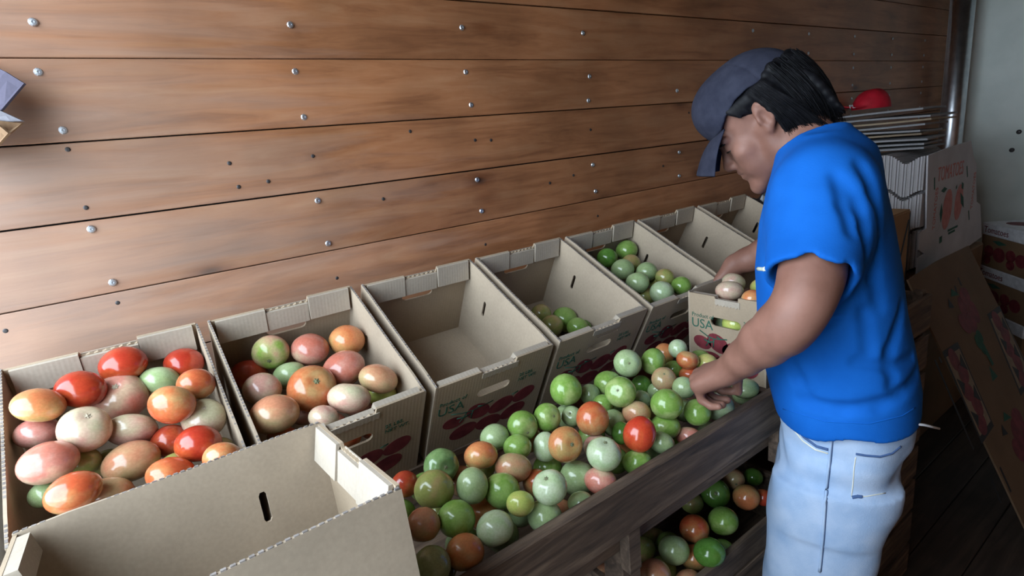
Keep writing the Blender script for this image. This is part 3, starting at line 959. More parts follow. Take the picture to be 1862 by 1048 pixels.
def put_tomato(i, p, r, asp, colour, scar, label, group):
    p = Vector(p)
    rnd = random.Random(i * 13 + 5)
    tocam = (CAM - p).normalized()
    rx = FW.cross(UP).normalized()
    vx = UP.cross(tocam).normalized()
    vy = tocam.cross(vx)
    if scar:
        dx, dy = scar
        ax = (vx * dx - vy * dy + tocam * math.sqrt(max(0.02, 1 - dx * dx - dy * dy))).normalized()
        sz = 0.92
    else:
        ax = (vy * rnd.choice((-1, -1, -1, 1)) * 0.95 + vx * rnd.uniform(-0.35, 0.35) - tocam * rnd.uniform(0.0, 0.35)).normalized()
        sz = asp
    me = TOM_ME[3] if colour == 'S' else TOM_ME[rnd.randrange(3)]
    o = bpy.data.objects.new('tomato', me)
    COL.objects.link(o)
    if not me.materials:
        me.materials.append(TM[colour])
    o.material_slots[0].link = 'OBJECT'
    o.material_slots[0].material = TM[colour]
    o.location = p
    o.rotation_mode = 'QUATERNION'
    q = ax.to_track_quat('Z', 'Y')
    from mathutils import Quaternion
    o.rotation_quaternion = q @ Quaternion((0, 0, 1), rnd.uniform(0, 6.28))
    o.scale = (r, r, r * sz)
    tag(o, label, 'tomato', group)
    if scar:
        s = bpy.data.objects.new('stem_scar', SCAR_ME)
        COL.objects.link(s)
        s.parent = o
        if colour in 'PK':
            s.material_slots[0].link = 'OBJECT'
            s.material_slots[0].material = M_CORK
    return o

ti = 0
for key, rows in TOMATOES.items():
    for (x, y, z, r, asp, colour, scar, label) in rows:
        put_tomato(ti, (x, y, z), r, asp, colour, scar, label, GROUPS[key])
        ti += 1
put_tomato(ti, (1.178, -0.470, 1.022), 0.032, 0.9, 'Y', None, 'yellow green tomato seen through the hand hole of the carton before the man', GROUPS['BOXP'])
put_tomato(ti + 1, (1.215, -0.425, 0.998), 0.032, 0.9, 'W', None, 'pale tomato deep behind the left end of the hand hole, carton before the man', GROUPS['BOXP'])
ti += 2
UL = {'BOX0': ('tomato in the leftmost carton buried under the top layer', .032), 'BOX1': ('tomato in the second carton buried under the top layer', .032), 'BOX4': ('tomato in the fifth carton buried under the top layer', .03),
      'BIN': ('tomato on the sorting table buried under the top layer of the heap', .028), 'LOW': ('tomato in the crate below the board buried under the top layer', .031)}
for key, pts in UNDER.items():
    lab, r = UL[key]
    for (x, y, z, colour) in pts:
        put_tomato(ti, (x, y, z), r, 0.9, colour, None, lab, 'buried ' + GROUPS[key])
        ti += 1

# open crate on the floor under the board
crate = tag(empty('field_crate', (0.675, -0.612, 0)), 'low wooden field crate of tomatoes on trestles under the sorting table', 'crate')
cw, cdp = 0.60, 0.23
for z in (0.44, 0.515):
    link('slat', box_mesh((0, 0, z), (cw, 0.014, z + 0.066), 0.001), M_DARKWOOD, crate)
    link('slat', box_mesh((0, cdp - 0.014, z), (cw, cdp, z + 0.066), 0.001), M_DARKWOOD, crate)
    link('slat', box_mesh((0, 0.014, z), (0.014, cdp - 0.014, z + 0.066), 0.001), M_DARKWOOD, crate)
    link('slat', box_mesh((cw - 0.014, 0.014, z), (cw, cdp - 0.014, z + 0.066), 0.001), M_DARKWOOD, crate)
link('bottom', box_mesh((0, 0, 0.425), (cw, cdp, 0.44)), M_DARKWOOD, crate)
for a in (0.0, cw - 0.03):
    for b in (0.0, cdp - 0.03):
        link('leg', box_mesh((a, b, 0), (a + 0.03, b + 0.03, 0.425)), M_DARKWOOD, crate)
# ---------------------------------------------------------------- far end of the truck: flattened cartons, sheets, crates
def ext_poly(pts, th, O, X, Y):
    return plate(pts, [], th, O, X, Y)

BY = -0.380                                   # front of the bundle of flattened cartons
def bp(u, v, y=BY):
    return on_plane(u, v, (0, y, 0), Vector((0, 1, 0)))
out_px = [(1688, 283), (1727, 268), (1766, 256), (1771, 285), (1776, 298), (1775, 322), (1776, 367), (1783, 372), (1785, 431), (1742, 462), (1740, 458), (1700, 484), (1667, 503), (1670, 470), (1681, 462), (1671, 455), (1672, 425), (1685, 415), (1686, 350)]
o2 = [bp(*p) for p in out_px]
bx, bz = min(p.x for p in o2), min(p.z for p in o2)
front_poly = [(p.x - bx, p.z - bz) for p in o2]
bundle = tag(empty('flattened_carton_bundle', (bx, BY, bz)), 'bundle of flattened white cartons on edge, tomato print on its front sheet, behind the man', 'carton bundle')
link('front_sheet', plate(front_poly, [], 0.006, (0, 0.006, 0), (1, 0, 0), (0, 0, 1)), card_mat('pale_grey_board', (0.58, 0.56, 0.58)), bundle)
W0 = bp(1688, 283).x - bx
top0 = bp(1688, 283).z - bz
xr0 = bp(1766, 256).x - bx
# sheets behind, each with slots in its left edge; heights wander so the slots draw a vee
zs = []
for i in range(34):
    t = i / 33
    dz = -0.030 * math.exp(-((i - 7) / 4.0) ** 2) + 0.012 * math.exp(-((i - 16) / 6.0) ** 2) - 0.01 * t
    zs.append(dz)
sheet_me = {}
M_BUNDLE = card_mat('pale_bundle_board', (0.46, 0.44, 0.45))
for v in range(3):
    j = random.Random(v)
    L0 = W0 + 0.004 * j.uniform(-1, 1)
    pts = [(L0 + 0.03, 0.03), (xr0 + 0.04, 0.03), (xr0, top0), (L0, top0), (L0, top0 - 0.135), (L0 + 0.06, top0 - 0.138), (L0 + 0.06, top0 - 0.146), (L0, top0 - 0.150), (L0 + 0.001, top0 - 0.285), (L0 + 0.07, top0 - 0.288), (L0 + 0.07, top0 - 0.298), (L0 + 0.03, top0 - 0.302)]
    sheet_me[v] = plate(pts, [], 0.0074, (0, 0.0074, 0), (1, 0, 0), (0, 0, 1))
    sheet_me[v].materials.append(M_BUNDLE if v else card_mat('grey_board_edge', (0.40, 0.38, 0.38)))
for i in range(34):
    link('flattened_carton', sheet_me[i % 3], None, bundle, (0.006 * math.sin(i * 2.1), 0.010 + i * 0.0088, zs[i]))
# print on the front sheet
def on_sheet(u, v):
    p = bp(u, v)
    return p.x - bx, p.z - bz
def flat_shape(pts2, name, mat, parent, y=-0.0006, th=0.0005):
    me = plate(pts2, [], th, (0, y + th, 0), (1, 0, 0), (0, 0, 1))
    return link(name, me, mat, parent)
def ell2(cx, cz, rx, rz, rot=0.0, n=18):
    return [(cx + rx * math.cos(a) * math.cos(rot) - rz * math.sin(a) * math.sin(rot), cz + rx * math.cos(a) * math.sin(rot) + rz * math.sin(a) * math.cos(rot)) for a in [2 * math.pi * i / n for i in range(n)]]
a0, a1 = on_sheet(1704, 331), on_sheet(1751, 312)
me = text_mesh('TOMATOES', 0.085, extrude=0.0003)
wtx = max(v.co.x for v in me.vertices)
sc_ = (a1[0] - a0[0]) / wtx
me.transform(Matrix.Translation((a0[0], -0.0008, a0[1])) @ Matrix.Shear('XY', 4, (0, 0)) @ Matrix.Rotation(math.radians(90), 4, 'X') @ Matrix.Diagonal((sc_, 1.0, 1, 1)))
link('printed_word', me, M_INKPINK, bundle)
for (u0, v0, u1, v1) in ((1697, 418, 1693, 345), (1766, 380, 1764, 316)):
    p0, p1 = on_sheet(u0, v0), on_sheet(u1, v1)
    me = text_mesh('TOMATOES', 0.04, extrude=0.0003)
    wt = max(v.co.x for v in me.vertices)
    s_ = (p1[1] - p0[1]) / wt
    me.transform(Matrix.Translation((p0[0] + 0.012, -0.0008, p0[1])) @ Matrix.Rotation(math.radians(-90), 4, 'Y') @ Matrix.Rotation(math.radians(90), 4, 'X') @ Matrix.Diagonal((s_, 1, 1, 1)))
    link('printed_side_word', me, M_INKPINK, bundle)
for (u, v, rx, rz) in ((1722, 381, 0.055, 0.088), (1743, 368, 0.050, 0.080)):
    c = on_sheet(u, v)
    flat_shape(ell2(c[0], c[1], rx, rz, -0.08), 'printed_tomato', M_INKPINK, bundle, -0.0008)
for (u0, v0, u1, v1, w) in ((1710, 405, 1712, 370, 0.016), (1752, 378, 1746, 350, 0.018), (1711, 348, 1722, 343, 0.012), (1748, 342, 1752, 334, 0.022), (1738, 345, 1740, 336, 0.008), (1708, 432, 1712, 440, 0.02)):
    p0, p1 = Vector(on_sheet(u0, v0)), Vector(on_sheet(u1, v1))
    d = (p1 - p0).normalized()
    nrm = Vector((-d.y, d.x))
    mid = (p0 + p1) / 2
    flat_shape([tuple(p0), tuple(mid + nrm * w), tuple(p1), tuple(mid - nrm * w)], 'printed_leaf', M_INKGREEN, bundle, -0.0011)
for (u0, v0, u1, v1) in ((1723, 420, 1741, 411), (1724, 425, 1736, 419), (1699, 323, 1699, 345), (1758, 302, 1759, 322), (1762, 400, 1761, 383)):
    p0, p1 = Vector(on_sheet(u0, v0)), Vector(on_sheet(u1, v1))
    d = (p1 - p0).normalized()
    n_ = Vector((-d.y, d.x)) * 0.005
    flat_shape([tuple(p0 + n_), tuple(p1 + n_), tuple(p1 - n_), tuple(p0 - n_)], 'printed_line', M_INKGREEN, bundle, -0.0009)

# closed cartons that carry the bundle
def closed_carton(name, lo, hi, label, mat, group=None):
    t = tag(empty(name, lo), label, 'carton', group)
    d = Vector(hi) - Vector(lo)
    link('body', box_mesh((0, 0, 0), d, 0.004), mat, t)
    link('lid_flap', box_mesh((0.003, 0.003, d.z), (d.x / 2 - 0.001, d.y - 0.003, d.z + 0.003)), mat, t)
    link('lid_flap', box_mesh((d.x / 2 + 0.001, 0.003, d.z), (d.x - 0.003, d.y - 0.003, d.z + 0.003)), mat, t)
    return t
zb_ = bz + 0.0
closed_carton('closed_carton', (2.60, -0.395, 0.0), (3.42, 0.055, 0.40), 'closed brown carton on the floor under the other that carries the white bundle', M_CARDDARK)
closed_carton('closed_carton', (2.60, -0.395, 0.404), (3.42, 0.055, zb_ - 0.004), 'closed brown carton directly under the bundle of flattened white cartons', M_CARDDARK)

# stack of flat sheets on the bundle, a red cap on top
ztop = bz + top0
stack = tag(empty('flat_cardboard_stack', (2.745, -0.33, ztop)), 'stack of warped flat cardboard sheets lying on the white bundle behind the man\'s head', 'cardboard stack')
nsh = 9
for k in range(nsh):
    bm = bmesh.new()
    rr = random.Random(k * 3 + 1)
    nx, ny = 10, 5
    wx, wy = 0.27 + rr.uniform(-0.04, 0.05) - (0.05 if k in (1, 2) else 0), 0.36 + rr.uniform(-0.02, 0.02)
    sag = rr.uniform(0.004, 0.015)
    ph = rr.uniform(0, 3)
    zk = k * 0.0195
    grid = {}
    for lv, dzv in ((0, 0.0), (1, 0.0075)):
        for i in range(nx + 1):
            for j in range(ny + 1):
                x, y = wx * i / nx, wy * j / ny
                z = zk + sag * (0.5 + 0.5 * math.sin(x * 9 + ph)) * 0.8 + 0.006 * math.sin(y * 7 + ph * 2) * 0.6 + 0.008 + dzv
                grid[lv, i, j] = bm.verts.new((x + rr.uniform(-0.001, 0.001), y, z))
    for i in range(nx):
        for j in range(ny):
            bm.faces.new([grid[1, i, j], grid[1, i + 1, j], grid[1, i + 1, j + 1], grid[1, i, j + 1]])
            bm.faces.new([grid[0, i, j], grid[0, i, j + 1], grid[0, i + 1, j + 1], grid[0, i + 1, j]])
    for i in range(nx):
        for j in (0, ny):
            bm.faces.new([grid[0, i, j], grid[0, i + 1, j], grid[1, i + 1, j], grid[1, i, j]])
    for j in range(ny):
        for i in (0, nx):
            bm.faces.new([grid[0, i, j], grid[0, i, j + 1], grid[1, i, j + 1], grid[1, i, j]])
    link('cardboard_sheet', mesh_of(bm), M_CARD if k in (3, 6) else M_GREYCARD, stack, (rr.uniform(-0.03, 0.03) - (0.02 if k < 3 else 0), rr.uniform(-0.02, 0.02), 0))
capz = ztop + nsh * 0.0205 + 0.016
cp = P(1553, 195, 2.62)
rc = tag(empty('red_cap', (cp.x + 0.02, cp.y, capz)), 'red baseball cap lying on top of the flat cardboard stack', 'cap')
ex = Vector((RT.x, RT.y, 0)).normalized()
ey = Vector((-ex.y, ex.x, 0))
rc.matrix_world = Matrix((ex, ey, Vector((0, 0, 1)))).transposed().to_4x4()
rc.location = (cp.x + ex.x * 0.05, cp.y + ex.y * 0.05, capz)
bm = bmesh.new()
nu, nv = 20, 8
rg = []
for j in range(nv + 1):
    t = math.pi / 2 * j / nv
    ring = []
    for i in range(nu):
        a = 2 * math.pi * i / nu
        x = 0.085 * math.cos(t) ** 0.8 * math.cos(a)
        y = 0.07 * math.cos(t) ** 0.8 * math.sin(a)
        z = 0.088 * math.sin(t) * (1 + 0.12 * math.sin(3 * a + 1) * math.cos(t)) * (1.0 + 2.2 * x if x < 0 else 1.0 + 0.6 * x)
        ring.append(bm.verts.new((x + 0.03, y, z)))
    rg.append(ring)
for r0, r1 in zip(rg, rg[1:]):
    for i in range(nu):
        bm.faces.new((r0[i], r0[(i + 1) % nu], r1[(i + 1) % nu], r1[i]))
bmesh.ops.remove_doubles(bm, verts=bm.verts, dist=0.0008)
link('crown', mesh_of(bm, smooth=True), M_RED, rc)
bm = bmesh.new()
top_, bot_ = [], []
pts = [(-0.04 - 0.10 * math.cos(b) ** 0.7 if math.cos(b) > 0 else -0.04, 0.075 * math.sin(b)) for b in [math.radians(-90 + 12 * i) for i in range(16)]]
bm2 = plate(pts, [], 0.004, (0, 0, 0.006), (1, 0, 0), (0, 1, 0), bm)
for v in bm.verts:
    v.co.z += 0.022 * (1 - (v.co.y / 0.075) ** 2) * 0.9 + 0.1 * max(0, v.co.x + 0.1)
link('brim', mesh_of(bm), M_RED, rc)
me = text_mesh('PL', 0.026, extrude=0.0005)
me.transform(Matrix.Translation((-0.112, -0.071, 0.010)) @ Matrix.Rotation(math.radians(60), 4, 'X'))
link('white_lettering', me, M_WHITECARD, rc)

# crates left of the bundle
ct = tag(empty('wooden_crate', (2.115, -0.43, 0)), 'tall pale slatted wooden crate carrying the orange brown carton', 'crate')
for z in (0.03, 0.19, 0.35, 0.51, 0.67):
    link('slat', box_mesh((0.0, 0.0, z), (0.235, 0.014, z + 0.13), 0.002), M_PALEWOOD, ct)
    link('slat', box_mesh((0.0, 0.30, z), (0.235, 0.314, z + 0.13), 0.002), M_PALEWOOD, ct)
    link('slat', box_mesh((-0.014, 0.0, z), (0.0, 0.314, z + 0.13), 0.002), M_PALEWOOD, ct)
    link('slat', box_mesh((0.235, 0.0, z), (0.249, 0.314, z + 0.13), 0.002), M_PALEWOOD, ct)
for x in (0.002, 0.205):
    for y in (0.016, 0.27):
        link('corner_post', box_mesh((x, y, 0), (x + 0.028, y + 0.028, 0.83)), M_PALEWOOD, ct)
link('lid', box_mesh((-0.014, 0.0, 0.832), (0.249, 0.314, 0.846)), M_PALEWOOD, ct)
c1 = P(1655, 386, 2.05)
oc = closed_carton('closed_carton', (2.10, -0.43, 0.847), (2.36, -0.12, 1.125), 'orange brown carton with a dark diagonal mark, on the wooden crate at the man\'s back', card_mat('orange_board', (0.42, 0.24, 0.11)))
w_ = 0.26
flat_shape([(w_ - 0.11, 0.03), (w_ - 0.095, 0.03), (w_ - 0.008, 0.245), (w_ - 0.023, 0.245)], 'printed_stroke', M_INKBLACK, oc, -0.0006)
flat_shape([(w_ - 0.012, 0.0), (w_ - 0.004, 0.0), (w_ - 0.004, 0.27), (w_ - 0.012, 0.27)], 'dark_edge_tape', M_INKBLACK, oc, -0.0006)

# big flattened box leaning there
s64 = math.radians(64)
LN = Vector((0, math.sin(s64), -math.cos(s64)))          # points into the board
LD = Vector((0, -math.cos(s64), -math.sin(s64)))         # down the board
LO = P(1651, 509, 1.95)
def on_lean(u, v):
    p = on_plane(u, v, LO, LN)
    r = p - LO
    return r.x, r.dot(LD)
lenL = (LO.z - 0.001) / math.sin(s64)
tr = on_lean(1759, 442)
lean = tag(empty('leaning_flat_carton', LO), 'large flattened brown carton with tomato prints leaning behind the man at the right', 'cardboard')
LX = Vector((1, 0, 0))
LY = -LD
wid = tr[0]
def lshape(pts, name, mat, off=-0.0008, th=0.0006, holes=()):
    me = plate([(a, -b) for a, b in pts], [[(a, -b) for a, b in h] for h in holes], th, (0, 0, 0), LX, LY)
    n0 = LX.cross(LY).normalized()
    sgn = 1 if n0.dot(LN) > 0 else -1
    for v in me.vertices:
        v.co += LN * off - (n0 * th if sgn < 0 and False else Vector((0, 0, 0)))
    return link(name, me, mat, lean)
n0 = LX.cross(LY)
board = [(0, 0), (wid * 0.45, -0.01), (wid, tr[1] * 0 - 0.004), (wid + 0.004, lenL * 0.5), (wid, lenL), (0, lenL)]
slots = []
for (u, v) in ((1692, 600), (1783, 470)):
    a, b = on_lean(u, v)
    slots.append([(a - 0.006, b - 0.05), (a + 0.006, b - 0.05), (a + 0.006, b + 0.05), (a - 0.006, b + 0.05)])
lshape(board, 'board', card_mat('dark_brown_board', (0.17, 0.105, 0.06)), 0.006, 0.006, [s for s in slots if 0.02 < s[0][0] < wid - 0.03 and s[0][1] > 0.02])
FACE = -0.0006 if n0.dot(LN) < 0 else 0.0
def lprint(pts, name, mat, lift=1):
    me = plate([(a, -b) for a, b in pts], [], 0.0005, (0, 0, 0), LX, LY)
    cc = sum((v.co.dot(LN) for v in me.vertices)) / len(me.vertices)
    bb = BOARD_FRONT - 0.0004 * lift
    for v in me.vertices:
        v.co += LN * (bb - cc)
    return link(name, me, mat, lean)
BOARD_FRONT = min(v.co.dot(LN) for v in lean.children[0].data.vertices)
def lellip(a, b, ra, rb, rot=0):
    return [(a + x, b + y) for x, y in ell2(0, 0, ra, rb, rot)]
def cluster(u, v, s, tilt):
    a, b = on_lean(u, v)
    for k, (da, db) in enumerate(((0, 0), (0.055, -0.03), (-0.05, 0.05), (0.07, 0.035), (0.01, 0.06))):
        lprint(lellip(a + da * s, b + db * s, 0.036 * s, 0.046 * s, tilt + k), 'printed_tomato', M_INKRED, 1 + k % 3)
    lprint([(a - 0.06 * s, b - 0.06 * s), (a - 0.03 * s, b - 0.085 * s), (a + 0.01 * s, b - 0.05 * s)], 'printed_leaf', M_INKGREEN, 4)
    lprint([(a - 0.12 * s, b - 0.03 * s), (a - 0.09 * s, b - 0.06 * s), (a - 0.075 * s, b - 0.02 * s)], 'printed_leaf', M_INKBLACK, 4)
cluster(1752, 560, 1.0, 0.3)
cluster(1848, 785, 1.0, 0.6)
def framed(corners):
    cs = [Vector(on_lean(u, v)) for u, v in corners]
    c = sum(cs, Vector((0, 0))) / 4
    lprint([tuple(p) for p in cs], 'printed_frame', M_INKBLACK, 1)
    lprint([tuple(c + (p - c) * 0.86) for p in cs], 'printed_panel', plain('dull_tan_ink', (0.27, 0.20, 0.14), 0.7, 0.2), 2)
    up_, dn_ = (cs[0] + cs[1]) / 2, (cs[2] + cs[3]) / 2
    hw = (cs[1] - cs[0]).length / 2 * 0.6
    for k in range(5):
        m_ = up_.lerp(dn_, 0.14 + 0.18 * k)
        lprint(lellip(m_.x + (0.012 if k % 2 else -0.012), m_.y, hw * 0.8, hw * 0.95, k), 'printed_tomato', M_INKRED, 3 + k % 2)
        if k < 4:
            m2 = up_.lerp(dn_, 0.23 + 0.18 * k)
            s2 = -1 if k % 2 else 1
            lprint([(m2.x + s2 * hw * 1.2, m2.y - 0.03), (m2.x + s2 * hw * 0.3, m2.y), (m2.x + s2 * hw * 1.2, m2.y + 0.03)], 'printed_leaf', M_INKBLACK, 5)
framed(((1713, 640), (1741, 622), (1807, 775), (1785, 808)))
framed(((1795, 572), (1817, 556), (1878, 690), (1856, 720)))
a, b = on_lean(1779, 622)
for da, db, r in ((0, 0, .026), (0.03, -0.012, .024), (0.014, 0.03, .022)):
    lprint(lellip(a + da, b + db, r, r * 1.1), 'printed_leaf', M_INKGREEN, 1 + int(r * 1000) % 3)
lprint([(a + 0.01, b + 0.04), (a + 0.035, b + 0.04), (a + 0.035, b + 0.10), (a + 0.015, b + 0.10)], 'printed_stalk', M_INKGREEN, 4)
a, b = on_lean(1805, 680)
lprint([(a, b - 0.03), (a + 0.03, b + 0.02), (a - 0.03, b + 0.02)], 'printed_triangle', M_INKGREEN, 1)
for (u0, v0, u1, v1) in ((1700, 655, 1770, 818), (1708, 650, 1712, 660), (1736, 520, 1740, 535), (1742, 505, 1748, 520), (1818, 850, 1838, 895), (1802, 870, 1820, 915)):
    p0, p1 = Vector(on_lean(u0, v0)), Vector(on_lean(u1, v1))
    d = (p1 - p0).normalized()
    n_ = Vector((-d.y, d.x)) * 0.006
    lprint([tuple(p0 + n_), tuple(p1 + n_), tuple(p1 - n_), tuple(p0 - n_)], 'printed_line', M_INKBLACK, 1)

# white cartons piled in the corner
e1 = Vector((-0.7206, -0.6933, 0))
e2 = Vector((0.6933, -0.7206, 0))
corner = P(1787, 404, 2.95)
def corner_carton(base, label, topprint):
    t = tag(empty('tomato_carton'), label, 'carton', 'printed cartons piled in the corner')
    m = Matrix((e1, e2, Vector((0, 0, 1)))).transposed().to_4x4()
    m.translation = base
    t.matrix_world = m
    w, d, h = 0.40, 0.30, 0.228
    link('body', box_mesh((0.003, 0.003, 0), (w - 0.003, d - 0.003, h - 0.004), 0.003), M_CARDDARK, t)
    link('lid', box_mesh((0, 0, h - 0.062), (w, d, h), 0.003), M_WHITECARD, t)
    me = text_mesh('Tomatoes', 0.046, extrude=0.0004)
    me.transform(frame_matrix((0.02, -0.0006, h - 0.047), (1, 0, 0), (0, 0, 1)))
    link('printed_word', me, M_INKRED, t)
    for (cx, cz, r) in ((0.07, 0.085, 0.036), (0.15, 0.078, 0.046), (0.235, 0.09, 0.036), (0.24, 0.045, 0.03), (0.31, 0.08, 0.04), (0.06, 0.04, 0.03)):
        me = plate(ell2(cx, cz, r, r * 0.82), [], 0.0005, (0, 0.0026, 0), (1, 0, 0), (0, 0, 1))
        link('printed_tomato', me, M_INKRED, t)
    me = plate([(0.09, 0.142), (0.14, 0.150), (0.20, 0.140), (0.14, 0.126)], [], 0.0005, (0, 0.0026, 0), (1, 0, 0), (0, 0, 1))
    link('printed_leaf', me, M_INKGREEN, t)
    if topprint:
        for (cx, cy, r) in ((0.12, 0.11, 0.07), (0.24, 0.17, 0.075), (0.33, 0.08, 0.05)):
            link('printed_tomato', plate(ell2(cx, cy, r, r * 0.7, 0.4), [], 0.0004, (0, 0, h + 0.0001), (1, 0, 0), (0, 1, 0)), M_INKRED, t)
        link('printed_leaf', plate([(0.15, 0.2), (0.25, 0.27), (0.33, 0.25), (0.24, 0.22)], [], 0.0004, (0, 0, h + 0.0003), (1, 0, 0), (0, 1, 0)), M_INKGREEN, t)
hh = 0.2285
ztp = corner.z
names_a = ['white lidded tomato carton at the very top of the corner pile', 'second tomato carton from the top of the corner pile', 'third tomato carton from the top of the corner pile', 'lowest tomato carton of the corner pile, on the floor']
nlev = int(ztp / hh)
for k in range(nlev + 1):
    z = ztp - hh * (k + 1)
    if z < 0:
        break
    base = Vector((corner.x, corner.y, z)) + e1 * (-0.004 * k)
    corner_carton(base, names_a[k], k == 0)
if z > -hh + 0.02:
    pz = z + hh if z < 0 else z
    pal = tag(empty('pallet', (corner.x, corner.y, 0)), 'low pallet under the corner pile of tomato cartons', 'pallet')
    m = Matrix((e1, e2, Vector((0, 0, 1)))).transposed().to_4x4()
    m.translation = Vector((corner.x, corner.y, 0))
    pal.matrix_world = m
    for i in range(4):
        link('slat', box_mesh((0.0 + i * 0.10, 0, pz * 0.6), (0.085 + i * 0.10, 0.30, pz - 0.001)), M_PALEWOOD, pal)
    for y in (0.0, 0.26):
        link('runner', box_mesh((0, y, 0), (0.385, y + 0.04, pz * 0.6)), M_PALEWOOD, pal)
# slatted crates between the man's back and the leaning carton
def slat_crate(x, y, z, w, d, hgt, label, rows):
    t = tag(empty('wooden_crate', (x, y, z)), label, 'crate')
    sh_ = hgt / rows
    for r in range(rows):
        z0, z1 = r * sh_ + 0.006, (r + 1) * sh_ - 0.012
        link('slat', box_mesh((0, 0, z0), (w, 0.012, z1), 0.0015), M_DARKWOOD, t)
        link('slat', box_mesh((0, d - 0.012, z0), (w, d, z1), 0.0015), M_DARKWOOD, t)
        link('slat', box_mesh((0, 0.012, z0), (0.012, d - 0.012, z1), 0.0015), M_DARKWOOD, t)
        link('slat', box_mesh((w - 0.012, 0.012, z0), (w, d - 0.012, z1), 0.0015), M_DARKWOOD, t)
    for px_ in (0.013, w - 0.037):
        for py_ in (0.013, d - 0.037):
            link('corner_post', box_mesh((px_, py_, 0), (px_ + 0.024, py_ + 0.024, hgt)), M_DARKWOOD, t)
    link('bottom', box_mesh((0.012, 0.012, 0.0), (w - 0.012, d - 0.012, 0.006)), M_DARKWOOD, t)
cc_ = P(1697, 527, 1.60)
slat_crate(1.62, cc_.y, 0.0, cc_.x - 1.62, 0.24, 0.48, 'lower dark slatted crate on the floor between the man and the leaning flat carton', 4)
slat_crate(1.62, cc_.y, 0.482, cc_.x - 1.62, 0.24, cc_.z - 0.482, 'upper dark slatted crate at the man\'s back, left of the leaning flat carton', 4)

# crumpled black plastic behind the last carton
bmp = bmesh.new()
bmesh.ops.create_icosphere(bmp, subdivisions=4, radius=1.0)
from mathutils import noise as mnoise
for v in bmp.verts:
    n_ = v.co.normalized()
    d_ = 1 + .28 * mnoise.noise(n_ * 2.3) + .14 * abs(mnoise.noise(n_ * 6.0))
    v.co = Vector((n_.x * .046 * d_, n_.y * .075 * d_, max(-.095, n_.z * .12 * d_)))
tag(link('plastic_bag', mesh_of(bmp), plain('black_plastic', (0.02, 0.022, 0.026), 0.3, 0.5), None, (1.985, -.075, 1.095)), 'crumpled black plastic bag behind the last carton, below the man\'s chin', 'bag')

# bent grey cardboard flap fixed to the wall, upper left
fc = tag(empty('cardboard_flap', P(2, 200, 0.86)), 'bent grey cardboard flap sticking out from the plank wall at the upper left', 'cardboard')
o0 = fc.location.copy()
wy = Vector((0, 1, 0))
def wp(u, v, y):
    return on_plane(u, v, (0, y, 0), wy) - o0
def solid(pts3, th, name, mat):
    bm = bmesh.new()
    a = [bm.verts.new(p) for p in pts3]
    f = bm.faces.new(a)
    f.normal_update()
    n = f.normal.copy()
    r = bmesh.ops.extrude_face_region(bm, geom=[f])
    for g in r['geom']:
        if isinstance(g, bmesh.types.BMVert): g.co -= n * th
    return link(name, mesh_of(bm), mat, fc)
MG = card_mat('grey_violet_board', (0.075, 0.068, 0.10))
solid([wp(-60, 95, 0.05), wp(14, 132, 0.0), wp(48, 153, -0.01), wp(7, 201, -0.005), wp(-60, 230, 0.05)], 0.004, 'upper_flap', MG)
solid([wp(-60, 205, 0.05), wp(4, 202, -0.004), wp(45, 221, -0.02), wp(20, 222, -0.015), wp(-60, 214, 0.05)], 0.004, 'fold', card_mat('dull_grey_board', (0.14, 0.135, 0.15)))
solid([wp(-60, 218, 0.055), wp(4, 220, -0.008), wp(44, 224, -0.012), wp(22, 243, 0.0), wp(-60, 290, 0.055)], 0.004, 'lower_flap', M_CARDDARK)
solid([wp(-60, 232, 0.05), wp(2, 228, -0.022), wp(20, 243, -0.022), wp(-2, 268, -0.012), wp(-60, 300, 0.05)], 0.004, 'inner_flap', M_CARDDARK)
